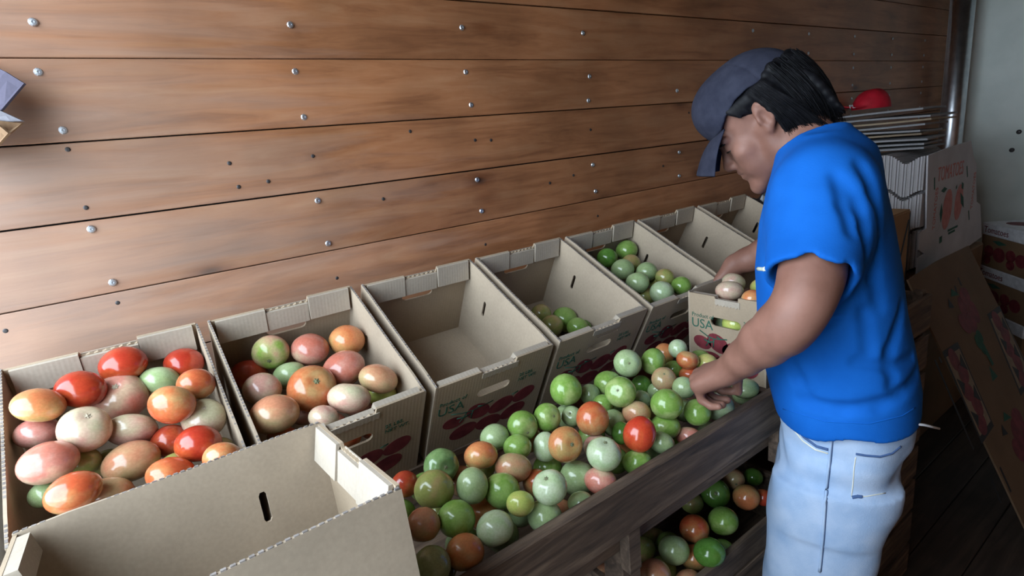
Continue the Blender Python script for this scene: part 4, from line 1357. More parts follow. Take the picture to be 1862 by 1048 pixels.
# ---------------------------------------------------------------- the man: smooth signed-distance bodies turned into single meshes
class Field:
    def __init__(self, lo, hi, h):
        self.lo = np.array(lo, float)
        self.h = h
        self.n = np.ceil((np.array(hi) - self.lo) / h).astype(int) + 1
        self.F = np.full(self.n, 0.08, np.float32)

    def sl(self, lo, hi):
        a = np.clip(np.floor((np.array(lo) - self.lo) / self.h).astype(int), 0, self.n)
        b = np.clip(np.ceil((np.array(hi) - self.lo) / self.h).astype(int) + 1, 0, self.n)
        if (b <= a).any():
            return None, None
        ax = [self.lo[i] + self.h * np.arange(a[i], b[i]) for i in range(3)]
        g = np.stack(np.meshgrid(*ax, indexing='ij'), -1).astype(np.float32)
        return (slice(a[0], b[0]), slice(a[1], b[1]), slice(a[2], b[2])), g

    def add(self, fn, lo, hi, k=0.01, op='add', pad=None):
        pad = k + 4 * self.h if pad is None else pad
        s, g = self.sl(np.array(lo) - pad, np.array(hi) + pad)
        if s is None:
            return
        d = fn(g)
        f = self.F[s]
        if op == 'add':
            hh = np.maximum(k - np.abs(f - d), 0) / max(k, 1e-6)
            self.F[s] = np.minimum(f, d) - hh * hh * k * 0.25
        else:
            d = -d
            hh = np.maximum(k - np.abs(f - d), 0) / max(k, 1e-6)
            self.F[s] = np.maximum(f, d) + hh * hh * k * 0.25

    def cap(self, a, b, ra, rb, k=0.01, op='add'):
        a, b = np.array(a, np.float32), np.array(b, np.float32)
        ab = b - a
        l2 = max(float(ab @ ab), 1e-9)
        def fn(g):
            t = np.clip(((g - a) @ ab) / l2, 0, 1)
            return np.linalg.norm(g - a - t[..., None] * ab, axis=-1) - (ra + (rb - ra) * t)
        r = max(ra, rb)
        self.add(fn, np.minimum(a, b) - r, np.maximum(a, b) + r, k, op)

    def chain(self, pts, rads, k=0.01, op='add'):
        for i in range(len(pts) - 1):
            self.cap(pts[i], pts[i + 1], rads[i], rads[i + 1], k, op)

    def ell(self, c, r, axes=None, k=0.01, op='add'):
        c = np.array(c, np.float32)
        r = np.array(r, np.float32)
        A = np.array(axes if axes is not None else np.eye(3), np.float32)
        def fn(g):
            q = (g - c) @ A.T
            k0 = np.linalg.norm(q / r, axis=-1)
            k1 = np.linalg.norm(q / (r * r), axis=-1)
            return k0 * (k0 - 1.0) / np.maximum(k1, 1e-6)
        m = float(max(r))
        self.add(fn, c - m, c + m, k, op)

    def mesh(self, name):
        F = self.F
        S = F < 0
        nx, ny, nz = F.shape
        cnt = np.zeros((nx - 1, ny - 1, nz - 1), np.int8)
        for a in (0, 1):
            for b in (0, 1):
                for c in (0, 1):
                    cnt += S[a:nx - 1 + a, b:ny - 1 + b, c:nz - 1 + c]
        act = (cnt > 0) & (cnt < 8)
        idx = np.argwhere(act)
        vid = np.full(act.shape, -1, np.int32)
        vid[act] = np.arange(len(idx))
        acc = np.zeros((len(idx), 3))
        num = np.zeros(len(idx))
        corners = [(a, b, c) for a in (0, 1) for b in (0, 1) for c in (0, 1)]
        for p in corners:
            for ax in range(3):
                if p[ax] == 1:
                    continue
                q = list(p)
                q[ax] = 1
                f0 = F[idx[:, 0] + p[0], idx[:, 1] + p[1], idx[:, 2] + p[2]]
                f1 = F[idx[:, 0] + q[0], idx[:, 1] + q[1], idx[:, 2] + q[2]]
                m = (f0 < 0) != (f1 < 0)
                t = np.where(m, f0 / np.where(m, f0 - f1, 1), 0)
                pos = np.tile(np.array(p, float), (len(idx), 1))
                pos[:, ax] += t
                acc += np.where(m[:, None], pos, 0)
                num += m
        V = self.lo + self.h * (idx + acc / num[:, None])
        quads = []
        for ax in range(3):
            o = [(ax + 1) % 3, (ax + 2) % 3]
            n0 = [slice(None)] * 3
            n1 = [slice(None)] * 3
            n0[ax] = slice(0, -1)
            n1[ax] = slice(1, None)
            ch = S[tuple(n0)] != S[tuple(n1)]
            e = np.argwhere(ch)
            lim = np.array(F.shape) - 1
            ok = np.ones(len(e), bool)
            for a in o:
                ok &= (e[:, a] > 0) & (e[:, a] < lim[a])
            e = e[ok]
            ins = S[tuple(e.T)]
            def cell(d0, d1):
                q = e.copy()
                q[:, o[0]] -= d0
                q[:, o[1]] -= d1
                return vid[tuple(q.T)]
            Q = np.stack([cell(1, 1), cell(0, 1), cell(0, 0), cell(1, 0)], 1)
            Q[~ins] = Q[~ins][:, ::-1]
            quads.append(Q)
        Q = np.concatenate(quads)
        Q = Q[(Q >= 0).all(1)]
        # light smoothing of the grid pattern
        for _ in range(2):
            s = np.zeros_like(V)
            w = np.zeros(len(V))
            for k in range(4):
                np.add.at(s, Q[:, k], V[Q[:, (k + 1) % 4]])
                np.add.at(w, Q[:, k], 1)
            V = V * 0.6 + 0.4 * s / np.maximum(w, 1)[:, None]
        me = bpy.data.meshes.new(name)
        me.vertices.add(len(V))
        me.vertices.foreach_set('co', V.astype(np.float32).ravel())
        me.loops.add(Q.size)
        me.loops.foreach_set('vertex_index', Q.astype(np.int32).ravel())
        me.polygons.add(len(Q))
        me.polygons.foreach_set('loop_start', np.arange(0, Q.size, 4, dtype=np.int32))
        me.polygons.foreach_set('use_smooth', np.ones(len(Q), bool))
        me.update(calc_edges=True)
        me.validate()
        return me

def skin_mat():
    m, N, L, B = new_mat('tanned_skin')
    tc = N.new('ShaderNodeTexCoord')
    n = N.new('ShaderNodeTexNoise')
    n.inputs['Scale'].default_value = 14.0
    n.inputs['Detail'].default_value = 5
    L.new(tc.outputs['Object'], n.inputs['Vector'])
    r = ramp(N, [(0.35, (0.19, 0.088, 0.062)), (0.65, (0.265, 0.130, 0.095))])
    L.new(n.outputs[0], r.inputs[0])
    L.new(r.outputs[0], B.inputs['Base Color'])
    B.inputs['Roughness'].default_value = 0.52
    B.inputs['Specular IOR Level'].default_value = 0.3
    n2 = N.new('ShaderNodeTexNoise')
    n2.inputs['Scale'].default_value = 160.0
    L.new(tc.outputs['Object'], n2.inputs['Vector'])
    b = N.new('ShaderNodeBump')
    b.inputs['Strength'].default_value = 0.12
    b.inputs['Distance'].default_value = 0.002
    L.new(n2.outputs[0], b.inputs['Height'])
    L.new(b.outputs[0], B.inputs['Normal'])
    return m
M_SKIN = skin_mat()
M_LIPS = plain('lips', (0.36, 0.13, 0.11), 0.45)
M_HAIR = noise_mat('black_hair', (0.003, 0.003, 0.004), (0.008, 0.008, 0.010), 60.0, 0.55, 0.16, 0.06, 200.0)
M_SHIRT = noise_mat('blue_cotton', (0.003, 0.092, 0.40), (0.006, 0.118, 0.49), 9.0, 0.85, 0.15, 0.12, 420.0)
M_DENIM = noise_mat('faded_denim', (0.30, 0.415, 0.60), (0.42, 0.52, 0.68), 17.0, 0.85, 0.15, 0.2, 380.0, detail=8)
M_CAP = noise_mat('navy_cap_cloth', (0.022, 0.024, 0.040), (0.033, 0.036, 0.056), 40.0, 0.9, 0.15, 0.1, 500.0)
M_EYE = plain('dark_eye', (0.02, 0.015, 0.012), 0.2, 0.6)
M_STITCH = plain('pale_stitching', (0.62, 0.60, 0.50), 0.8)
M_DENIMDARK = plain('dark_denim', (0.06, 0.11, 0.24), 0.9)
M_SHOE = plain('brown_leather', (0.06, 0.04, 0.03), 0.6)

def V3(p): return np.array(p, float)
TS = V3((0.917, 0.399, 0.0)); TS /= np.linalg.norm(TS)      # the man's right (away from the viewer)
TA = V3((-TS[1], TS[0], 0.0))                                # the way his body faces
TO = V3(P(1520, 520, 1.08))
TZ = V3((0, 0, 1.0))
KS = 1.08 / 1.1
# profile table (height, front, back), metres from the mid-line, measured at 1.10 m
prof = [(1.492, .063, .017), (1.466, .071, .003), (1.435, .092, -.032), (1.404, .108, -.052), (1.352, .127, -.073), (1.299, .139, -.086), (1.21, .145, -.105), (1.12, .142, -.119), (1.05, .137, -.135), (0.967, .119, -.152), (0.905, .102, -.154), (0.868, .095, -.150), (0.827, .099, -.134), (0.742, .108, -.129), (0.662, .113, -.109), (0.465, .121, -.079), (0.25, .105, -.062), (0.05, .09, -.05)]
pz = np.array([1.5 + (p[0] - 1.5) * KS for p in prof])[::-1]
pf = np.array([p[1] * KS for p in prof])[::-1]
pb = np.array([p[2] * KS for p in prof])[::-1]
def tw(a, s, z): return TO * V3((1, 1, 0)) + TA * a + TS * s + TZ * z

def loft_fn(zs, hb, grow=0.0, p=2.3, s0=0.0, ztop=9.0):
    zs, hb = np.array(zs, float), np.array(hb, float)
    def fn(g):
        rel = g - TO.astype(np.float32)
        a = rel @ TA.astype(np.float32)
        s = rel @ TS.astype(np.float32) - s0
        z = g[..., 2]
        f = np.interp(z, pz, pf)
        b = np.interp(z, pz, pb)
        h = np.interp(z, zs, hb) + grow
        c = (f + b) / 2
        ha = np.maximum((f - b) / 2 + grow, 0.008)
        r = (np.abs((a - c) / ha) ** p + np.abs(s / h) ** p) ** (1 / p)
        return np.maximum((r - 1) * np.minimum(ha, h), z - ztop)
    return fn

# joints
SHN, ELN, WRN = V3(P(1500, 348, 0.95)), V3(P(1464, 566, 0.86)), V3(P(1332, 668, 1.03))
SHF = tw(0.06, 0.165, 1.375)
ELF, WRF = V3(P(1452, 440, 1.40)), V3(P(1338, 480, 1.49))
KN = V3(P(1273, 688, 1.095))
KF = V3(P(1322, 512, 1.56))

# head frame
HO = V3(P(1389, 215, 1.12))
HS = V3(ray(1389, 215).normalized())
HU = V3((-0.290, 0.503, 0.814)); HU -= HS * (HU @ HS); HU /= np.linalg.norm(HU)
HF = np.cross(HU, HS); HF = HF if HF @ V3(RT) < 0 else -HF
HK = 1.12 / 1.2 * 1.02
def hw(f, u, s): return HO + (HF * f + HU * u + HS * s) * HK
HAX = np.stack([HF, HU, HS])

body = tag(empty('person', (float(TO[0]), float(TO[1]), 0.0)), 'man in a blue t-shirt, light jeans and dark cap, bending over the tomatoes', 'person')
def pchild(name, me, mat, parent=body):
    o = link(name, me, mat, parent)
    o.location = (-body.location.x, -body.location.y, 0.0) if parent is body else (0, 0, 0)
    return o

# --- skin
h = 0.0031
B = Field((0.70, -1.05, 0.80), (1.50, -0.22, 1.66), h)
# torso core under the shirt
B.add(loft_fn([0.8, 0.95, 1.15, 1.33, 1.40, 1.44, 1.50], [.14, .14, .15, .15, .10, .05, .03], -0.016, ztop=1.43), (0.85, -0.98, 0.80), (1.40, -0.50, 1.50), 0.01)
# neck
B.cap(hw(-.030, -.03, 0), tw(0.040, 0.02, 1.42), .053, .058, .02)
# skull and face
E_ = lambda f, u, s, rf, ru, rs, k=.012, op='add': B.ell(hw(f, u, s), V3((rf, ru, rs)) * HK, HAX, k, op)
C_ = lambda a, b, ra, rb, k=.008, op='add': B.cap(hw(*a), hw(*b), ra * HK, rb * HK, k, op)
E_(-.008, .045, 0, .097, .088, .076)
E_(.038, -.022, 0, .056, .080, .060, .02)
E_(.060, -.045, 0, .034, .050, .046, .02)
for s in (-1, 1):
    C_((.012, -.062, .052 * s), (.078, -.104, .016 * s), .018, .016, .022)       # jaw
    C_((.008, -.02, .062 * s), (.012, -.062, .053 * s), .016, .017, .02)
    E_(.066, -.028, .043 * s, .021, .019, .020, .018)                             # cheekbone
    E_(.066, -.062, .030 * s, .024, .024, .022, .018)                             # cheek
    C_((.083, .014, .046 * s), (.095, .014, .012 * s), .010, .011, .012)          # brow
    E_(.103, -.006, .033 * s, .014, .0125, .019, .012, 'sub')                     # socket
    E_(.081, -.005, .031 * s, .0145, .0135, .0145, .004)                          # lid over the eye
    E_(.1045, -.043, .0125 * s, .0095, .0085, .0085, .006)                        # nostril wing
    E_(.1055, -.0505, .0065 * s, .004, .004, .0036, .003, 'sub')
C_((.084, -.106, 0), (.090, -.112, 0), .018, .016, .018)                          # chin
C_((.093, .004, 0), (.1125, -.036, 0), .0085, .0105, .010)                        # nose
E_(.112, -.0405, 0, .0098, .0088, .0088, .006)
E_(.086, -.066, 0, .016, .022, .026, .014)                                        # mouth mound
C_((.094, -.0625, -.020), (.1005, -.0625, 0), .0048, .006, .005)
C_((.094, -.0625, .020), (.1005, -.0625, 0), .0048, .006, .005)
C_((.092, -.0755, -.017), (.0985, -.0765, 0), .005, .0065, .005)
C_((.092, -.0755, .017), (.0985, -.0765, 0), .005, .0065, .005)
C_((.095, -.0695, -.023), (.1075, -.0695, 0), .0016, .0018, .002, 'sub')
C_((.095, -.0695, .023), (.1075, -.0695, 0), .0016, .0018, .002, 'sub')
for s in (-1, 1):                                                                 # ears
    E_(-.004, .006, .079 * s, .0175, .031, .0085, .006)
    E_(-.001, .000, .0865 * s, .0085, .0155, .007, .005, 'sub')
    C_((-.004, .033, .084 * s), (-.019, .018, .087 * s), .0038, .0042, .004)
    C_((-.019, .018, .087 * s), (-.015, -.010, .085 * s), .0042, .0036, .004)
    E_(.003, -.024, .078 * s, .0085, .010, .0065, .006)
    E_(.009, -.001, .080 * s, .005, .0065, .005, .004)
# arms
def arm(sh, el, wr, side):
    # upper arm, a rounded elbow and a forearm that thickens below it before it tapers
    ua, fa = sh * .30 + el * .70, el * .72 + wr * .28
    pts, rr_ = [sh, sh * .6 + el * .4], [.060, .054]
    for i in range(7):
        t = i / 6
        pts.append(ua * (1 - t) ** 2 + (el * 1.0) * 2 * t * (1 - t) + fa * t * t)
        rr_.append(.0475 - .0035 * math.sin(math.pi * t) - .0035 * t)
    pts += [el * .5 + wr * .5, el * .2 + wr * .8, wr]
    rr_ += [.0415, .032, .0285]
    B.chain(pts, rr_, .010)
arm(SHN, ELN, WRN, -1)
arm(SHF, ELF, WRF, 1)

def unit(v): return v / np.linalg.norm(v)
def hand(wr, kn, palm_hint, thumb_side):
    """palm plus five curled fingers of different lengths"""
    y = unit(kn - wr)
    n = palm_hint - y * (palm_hint @ y)
    n = unit(n)
    x = unit(np.cross(y, n)) * thumb_side                     # towards the thumb
    Lp = np.linalg.norm(kn - wr)
    k0 = []
    for i, (xo, yo) in enumerate(((.031, 0.0), (.011, .006), (-.009, .003), (-.028, -.007))):
        kk = kn + x * xo + y * yo - n * (.004 if i in (1, 2) else 0)
        k0.append(kk)
        B.cap(wr + x * xo * .45 + y * .006, kk, .0165, .0125, .012)
        B.cap(wr + x * xo * .5 + n * .008 + y * .012, kn + x * xo * .9 + n * .011 - y * .012, .012, .010, .012)
    B.cap(wr + n * .010 + y * .02, kn - y * .018 + n * .016, .019, .017, .014)
    seg = ((.040, .025, .020), (.044, .028, .021), (.041, .026, .020), (.032, .021, .018))
    rad = (.0088, .0092, .0087, .0076)
    tips = []
    for i in range(4):
        p = k0[i]
        bend = (1.05 + .07 * i, 2.05 + .05 * i, 2.75 + .06 * i)
        pts, rr = [p], [rad[i] * 1.2]
        for j in range(3):
            d = y * math.cos(bend[j]) + n * math.sin(bend[j]) + x * (0.10 - 0.07 * i)
            p = p + unit(d) * seg[i][j]
            pts.append(p)
            rr.append(rad[i] * (1.04 - .07 * j))
        B.cap(pts[0], pts[1], rr[0], rr[1], .006)
        B.cap(pts[1], pts[2], rr[1], rr[2], .0035)
        B.cap(pts[2], pts[3], rr[2], rr[3], .0035)
        tips.append((pts[3], pts[2]))
    b0 = wr + x * .018 + y * .012 + n * .008
    b1 = b0 + unit(x * .75 + y * .62 + n * .45) * .040
    b2 = b1 + unit(x * .15 + y * .62 + n * .85) * .031
    b3 = b2 + unit(-x * .25 + y * .45 + n * .9) * .025
    B.cap(b0, b1, .0165, .0125, .012)
    B.cap(b1, b2, .0115, .0105, .005)
    B.cap(b2, b3, .0105, .0085, .004)
    B.cap(b0 + y * .01, kn + x * .028 - y * .03 + n * .006, .014, .010, .014)
    tips.append((b3, b2))
    return tips
hint_n = V3(-UP * 0.80 + RT * 0.35 + FW * 0.25)
tipsN = hand(WRN, KN, hint_n, -1.0)
tipsF = hand(WRF, KF, V3((0, 0, -1.0)), 1.0)
skin = pchild('body', B.mesh('body'), M_SKIN)

# lips, eyes, brows, nails
Fl = Field(hw(.09, -.07, 0) - .045, hw(.09, -.07, 0) + .045, .0012)
for s in (-1, 1):
    Fl.cap(hw(.0945, -.0630, .019 * s), hw(.1012, -.0632, 0), .0034 * HK, .0050 * HK, .003)
    Fl.cap(hw(.0925, -.0752, .016 * s), hw(.0995, -.0758, 0), .0036 * HK, .0056 * HK, .003)
pchild('lips', Fl.mesh('lips'), M_LIPS, skin)
for s in (-1, 1):
    bm = bmesh.new()
    pts = [hw(.0945 - .006 * abs(t) - (.006 if t < 0 else 0) * 0, -.0105 + .0015 * (1 - t * t), (.031 + .0135 * t) * s) for t in (-1, -.5, 0, .5, 1)]
    pts = [hw(.0955 - .0095 * t * t, -.0115, (.031 + .0125 * t) * s) for t in (-1, -.5, 0, .5, 1)]
    pchild('eyelash_line', tube_mesh(pts, [.0008, .0014, .0018, .0016, .0008], 6), M_EYE, skin)
    pts = [hw(.1035 - .016 * t * t, .0105 - .004 * t * t, (.030 + .021 * t) * s) for t in (-1, -.6, -.2, .2, .6, 1)]
    pchild('eyebrow', tube_mesh(pts, [.0018, .003, .0034, .0034, .003, .0015], 6), M_HAIR, skin)

# --- shirt
h = 0.0042
T = Field((0.74, -1.06, 0.82), (1.50, -0.40, 1.52), h)
hbz, hbv = [0.82, 0.90, 1.0, 1.15, 1.28, 1.34, 1.385, 1.415, 1.44, 1.46, 1.50], [.165, .168, .168, .172, .182, .186, .168, .130, .096, .072, .055]
T.add(loft_fn(hbz, hbv, 0.0, ztop=1.462), (0.80, -1.0, 0.80), (1.46, -0.46, 1.52), 0.01)
NB_ = tw(0.040, 0.02, 1.425)
ND_ = unit(unit(hw(-.030, -.03, 0) - NB_) + V3((0, 0, .5)) - TA * .10)
HEMN = SHN * .24 + ELN * .76
HEMF = SHF * .40 + ELF * .60
T.cap(SHN, HEMN, .070, .070, .05)
T.cap(SHF, HEMF, .080, .070, .035)
T.cap(tw(.03, .0, 1.405), SHN + V3((0, 0, .010)), .050, .056, .04)
T.cap(NB_ - ND_ * .03, NB_ + ND_ * .018, .088, .0665, .035)          # cloth rising to the collar
# open sleeves
for sh, hem, el in ((SHN, HEMN, ELN), (SHF, HEMF, ELF)):
    d = unit(el - sh)
    def cut(g, hem=hem, d=d):
        return np.maximum(-((g - hem.astype(np.float32)) @ d.astype(np.float32)), np.linalg.norm(g - (hem + d * .05).astype(np.float32), axis=-1) - .13)
    T.add(lambda g, c=cut: c(g), hem + d * .05 - .14, hem + d * .05 + .14, 0.002, 'sub', 0.0)
    T.cap(hem - d * .055, hem + d * .03, .052, .0625, .004, 'sub')
# neck opening
NB = tw(0.040, 0.02, 1.425)
ND = unit(unit(hw(-.030, -.03, 0) - NB) + V3((0, 0, .5)) - TA * .10)
def neckcut(g):
    return 0.026 - (g - NB.astype(np.float32)) @ ND.astype(np.float32)
T.add(lambda g: np.maximum(neckcut(g), np.linalg.norm(g - (NB + ND * .07).astype(np.float32), axis=-1) - .10), NB - .15, NB + .15, 0.002, 'sub', 0.0)
T.cap(NB - ND * .01, hw(-.03, -.03, 0), .060, .058, .004, 'sub')
# folds of the cloth: shallow creases
def crease(pts, r, k=.018):
    for a, b in zip(pts, pts[1:]):
        T.cap(a, b, r, r, k, 'sub')
shirt_tmp = T.mesh('tmp')
bvh = BVHTree.FromPolygons([v.co for v in shirt_tmp.vertices], [tuple(p.vertices) for p in shirt_tmp.polygons])
def hit(bv, px, py, off=0.0):
    r = ray(px, py).normalized()
    loc, nrm, _, _ = bv.ray_cast(CAM, r)
    if loc is None:
        return None
    if nrm.dot(r) > 0: nrm = -nrm
    return loc + nrm * off
for px_, r_, off_ in (
    (((1540, 335), (1562, 372), (1575, 420), (1577, 470)), .006, .003),
    (((1566, 300), (1590, 350), (1602, 410)), .006, .003),
    (((1520, 320), (1536, 372), (1548, 420)), .005, .003),
    (((1556, 500), (1575, 570), (1580, 640)), .006, .004),
    (((1600, 440), (1590, 500), (1600, 560)), .006, .004),
    (((1470, 470), (1505, 478), (1540, 488)), .004, .002),
    (((1640, 560), (1620, 640), (1625, 700)), .007, .004),
    (((1460, 730), (1530, 745), (1600, 735)), .005, .003),
    (((1600, 740), (1640, 715), (1668, 680)), .005, .003),
    (((1430, 640), (1450, 690), (1470, 730)), .006, .004),
    (((1560, 660), (1620, 668), (1660, 650)), .005, .0035)):
    pp = [hit(bvh, u, v, off_) for u, v in px_]
    if all(p is not None for p in pp):
        crease([V3(p) for p in pp], r_)
# hem plane, dipping a little at the side
def hemcut(g):
    rel = g - TO.astype(np.float32)
    a = rel @ TA.astype(np.float32)
    z0 = 0.922 - 0.010 * (a / 0.13) - 0.006 * np.sin(a * 40)
    return g[..., 2] - z0
T.add(lambda g: hemcut(g), (0.7, -1.1, 0.80), (1.6, -0.3, 0.95), 0.004, 'sub', 0.0) if False else None
s, g = T.sl(T.lo, T.lo + (T.n - 1) * T.h)
zc = -hemcut(g)
T.F = np.maximum(T.F, zc.astype(np.float32))
# soft wrinkle noise
X_, Y_, Z_ = g[..., 0], g[..., 1], g[..., 2]
T.F += (0.0009 * np.sin(X_ * 31 + Z_ * 23 + 2 * np.sin(Y_ * 19)) * np.sin(Y_ * 27 - Z_ * 17 + 1.3 * np.sin(X_ * 21))).astype(np.float32)
shirt = pchild('t_shirt', T.mesh('t_shirt'), M_SHIRT)
del s, g, X_, Y_, Z_
bvs = BVHTree.FromPolygons([v.co for v in shirt.data.vertices], [tuple(p.vertices) for p in shirt.data.polygons])
def on_surface(bv, name, pts, r, mat, parent, off=0.0, steps=6, sides=6):
    out = []
    for (a, b) in zip(pts, pts[1:]):
        for i in range(steps):
            t = i / steps
            p = hit(bv, a[0] + (b[0] - a[0]) * t, a[1] + (b[1] - a[1]) * t, off)
            if p is not None: out.append(p)
    p = hit(bv, pts[-1][0], pts[-1][1], off)
    if p is not None: out.append(p)
    if len(out) > 1:
        return pchild(name, tube_mesh(out, r, sides), mat, parent)
e1_ = unit(np.cross(ND, TS))
e2_ = np.cross(ND, e1_)
ring = [NB + ND * .022 + (e1_ * math.cos(a) + e2_ * math.sin(a)) * .0635 for a in [2 * math.pi * i / 28 for i in range(29)]]
pchild('collar_band', tube_mesh(ring, .0058, 8), M_SHIRT, shirt)
on_surface(bvs, 'hem_stitching', [(1424, 744), (1500, 767), (1580, 771), (1640, 757), (1664, 742)], .0014, M_SHIRT, shirt, -0.0003)
on_surface(bvs, 'chest_label', [(1377, 489), (1391, 490)], .0042, plain('pale_label', (0.62, 0.66, 0.55), 0.7), shirt, -0.002)

# --- jeans
h = 0.005
J = Field((0.80, -1.05, 0.0), (1.48, -0.45, 0.96), h)
jz, jv = [0.70, 0.80, 0.86, 0.93, 0.96], [.158, .160, .158, .154, .152]
def pelvis(g):
    d = loft_fn(jz, jv, -0.006, 2.4)(g)
    return np.maximum(d, np.maximum(g[..., 2] - 0.945, 0.70 - g[..., 2]))
J.add(pelvis, (0.80, -1.02, 0.70), (1.46, -0.46, 0.95), 0.02)
for s0, nm in ((-.082, 0), (.082, 1)):
    lz, lv = [0.05, 0.25, 0.45, 0.60, 0.75, 0.85], [.062, .064, .070, .078, .082, .080]
    def leg(g, s0=s0):
        d = loft_fn(lz, lv, -0.004, 2.2, s0)(g)
        return np.maximum(d, np.maximum(g[..., 2] - 0.80, 0.06 - g[..., 2]))
    J.add(leg, (0.80, -1.02, 0.04), (1.46, -0.46, 0.82), 0.022)
s, g = J.sl(J.lo, J.lo + (J.n - 1) * J.h)
J.F += (0.0022 * np.sin(g[..., 2] * 90 + 4 * np.sin(g[..., 0] * 23 + g[..., 1] * 11)) * np.exp(-((g[..., 2] - 0.84) / 0.05) ** 2)).astype(np.float32)
J.F += (0.0022 * np.sin(g[..., 2] * 37 + 3 * np.sin(g[..., 0] * 17)) * np.sin(g[..., 0] * 29 + g[..., 1] * 23)).astype(np.float32)
jeans = pchild('jeans', J.mesh('jeans'), M_DENIM)
del s, g
bvj = BVHTree.FromPolygons([v.co for v in jeans.data.vertices], [tuple(p.vertices) for p in jeans.data.polygons])
on_surface(bvj, 'front_pocket_edge', [(1447, 776), (1462, 795), (1485, 812), (1506, 818)], .0030, M_DENIMDARK, jeans, 0.0)
on_surface(bvj, 'front_pocket_stitching', [(1444, 782), (1460, 802), (1483, 818), (1506, 825)], .0016, M_STITCH, jeans, 0.0004)
on_surface(bvj, 'side_seam', [(1512, 795), (1508, 840), (1503, 880), (1500, 920), (1496, 980), (1490, 1040)], .0028, M_DENIM, jeans, 0.0012)
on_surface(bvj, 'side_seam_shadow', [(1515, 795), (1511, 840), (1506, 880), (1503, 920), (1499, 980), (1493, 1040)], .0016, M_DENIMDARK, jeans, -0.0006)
on_surface(bvj, 'back_pocket_opening', [(1556, 826), (1575, 829), (1600, 831), (1622, 825), (1638, 812)], [.0026] * 25, M_DENIMDARK, jeans, -0.0005)
on_surface(bvj, 'back_pocket_stitching', [(1556, 832), (1553, 850), (1551, 880), (1548, 905), (1575, 903), (1610, 897)], .0010, M_STITCH, jeans, 0.0)
on_surface(bvj, 'back_pocket_tear', [(1549, 905), (1560, 903), (1568, 904)], .0034, M_DENIMDARK, jeans, -0.0008)
on_surface(bvj, 'waist_stitching', [(1512, 793), (1540, 795), (1570, 795), (1600, 789)], .0013, M_STITCH, jeans, 0.0003)
a_ = hit(bvj, 1658, 771, 0.0) or Vector(tw(-.14, 0, .87))
dd_ = FW.dot(a_ - CAM)
pchild('white_drawstring', tube_mesh([a_, P(1680, 773, dd_ + .01), P(1708, 780, dd_ + .02)], [.0022, .0026, .0022], 6), M_WHITECARD, jeans)
# shoes
for s0 in (-.085, .085):
    Fs = Field(tw(-.10, s0 - .08, 0) - .12, tw(.20, s0 + .08, 0.12) + .12, .006)
    Fs.cap(tw(-.02, s0, .045), tw(.15, s0, .03), .045, .034, .03)
    Fs.cap(tw(-.01, s0, .05), tw(.0, s0, .12), .046, .05, .02)
    ss, gg = Fs.sl(Fs.lo, Fs.lo + (Fs.n - 1) * Fs.h)
    Fs.F = np.maximum(Fs.F, (0.001 - gg[..., 2]).astype(np.float32))
    pchild('shoe', Fs.mesh('shoe'), M_SHOE)

# --- hair
h = 0.0026
Hh = Field(HO - .19, HO + .19, h)
HX = lambda f, u, s: hw(f, u, s)
Hh.ell(hw(-.018, .036, 0), V3((.094, .086, .081)) * HK, HAX, .01)
Hh.ell(hw(-.050, -.020, 0), V3((.058, .062, .068)) * HK, HAX, .03)
# clear the face and the ears
def face_clear(g):
    q = (g - HO.astype(np.float32)) @ HAX.T.astype(np.float32) / HK
    f, u, s_ = q[..., 0], q[..., 1], q[..., 2]
    line = np.interp(u, [-.12, -.03, .0, .024, .034, .050, .075, .2], [-.035, -.030, -.024, .016, .052, .064, .070, .07])
    return f - line
s, g = Hh.sl(Hh.lo, Hh.lo + (Hh.n - 1) * Hh.h)
Hh.F = np.maximum(Hh.F, face_clear(g).astype(np.float32))
del s, g
rr = random.Random(11)
def lock(p0, p1, p2, p3, r0):
    pts = []
    for i in range(7):
        t = i / 6
        b = [(1 - t) ** 3, 3 * t * (1 - t) ** 2, 3 * t * t * (1 - t), t ** 3]
        pts.append(b[0] * p0 + b[1] * p1 + b[2] * p2 + b[3] * p3)
    Hh.chain(pts, [r0 * (1 - .75 * (i / 6) ** 1.5) for i in range(7)], .004)
for i in range(56):
    th_ = math.radians(-100 + 200 * (i + rr.uniform(-.3, .3)) / 55)
    sx_, fx_ = math.sin(th_), -math.cos(th_)
    j = lambda a=.005: rr.uniform(-a, a)
    u0 = .062 + j(.01)
    p0 = hw(-.018 + .088 * fx_ + j(), u0, .076 * sx_ + j(.003))
    p1 = hw(-.022 + .098 * fx_ + j(), .015 + j(.01), .084 * sx_ + j(.003))
    end_f = -.035 + .062 * fx_ + j(.008)
    end_u = -.072 - .012 * abs(fx_) + j(.014)
    p2 = hw(-.028 + .086 * fx_ + j(), -.035 + j(.01), .078 * sx_)
    p3 = hw(end_f - .018 * (abs(fx_) > .6) + .004, end_u + .008 * (abs(fx_) > .6), .062 * sx_ + j(.008))
    if abs(sx_) > .96:
        continue
    lock(p0, p1, p2, p3, .0085 + rr.uniform(-.002, .003))
for i in range(16):                                            # flipped ends over the collar
    s_ = -.055 + .11 * i / 15
    j = lambda a=.006: rr.uniform(-a, a)
    lock(hw(-.095 + j(), .02 + j(), s_), hw(-.112 + j(), -.02 + j(), s_), hw(-.108 + j(), -.055 + j(), s_ * .95), hw(-.112 + j(.008), -.086 + j(.01), s_ * .9), .011)
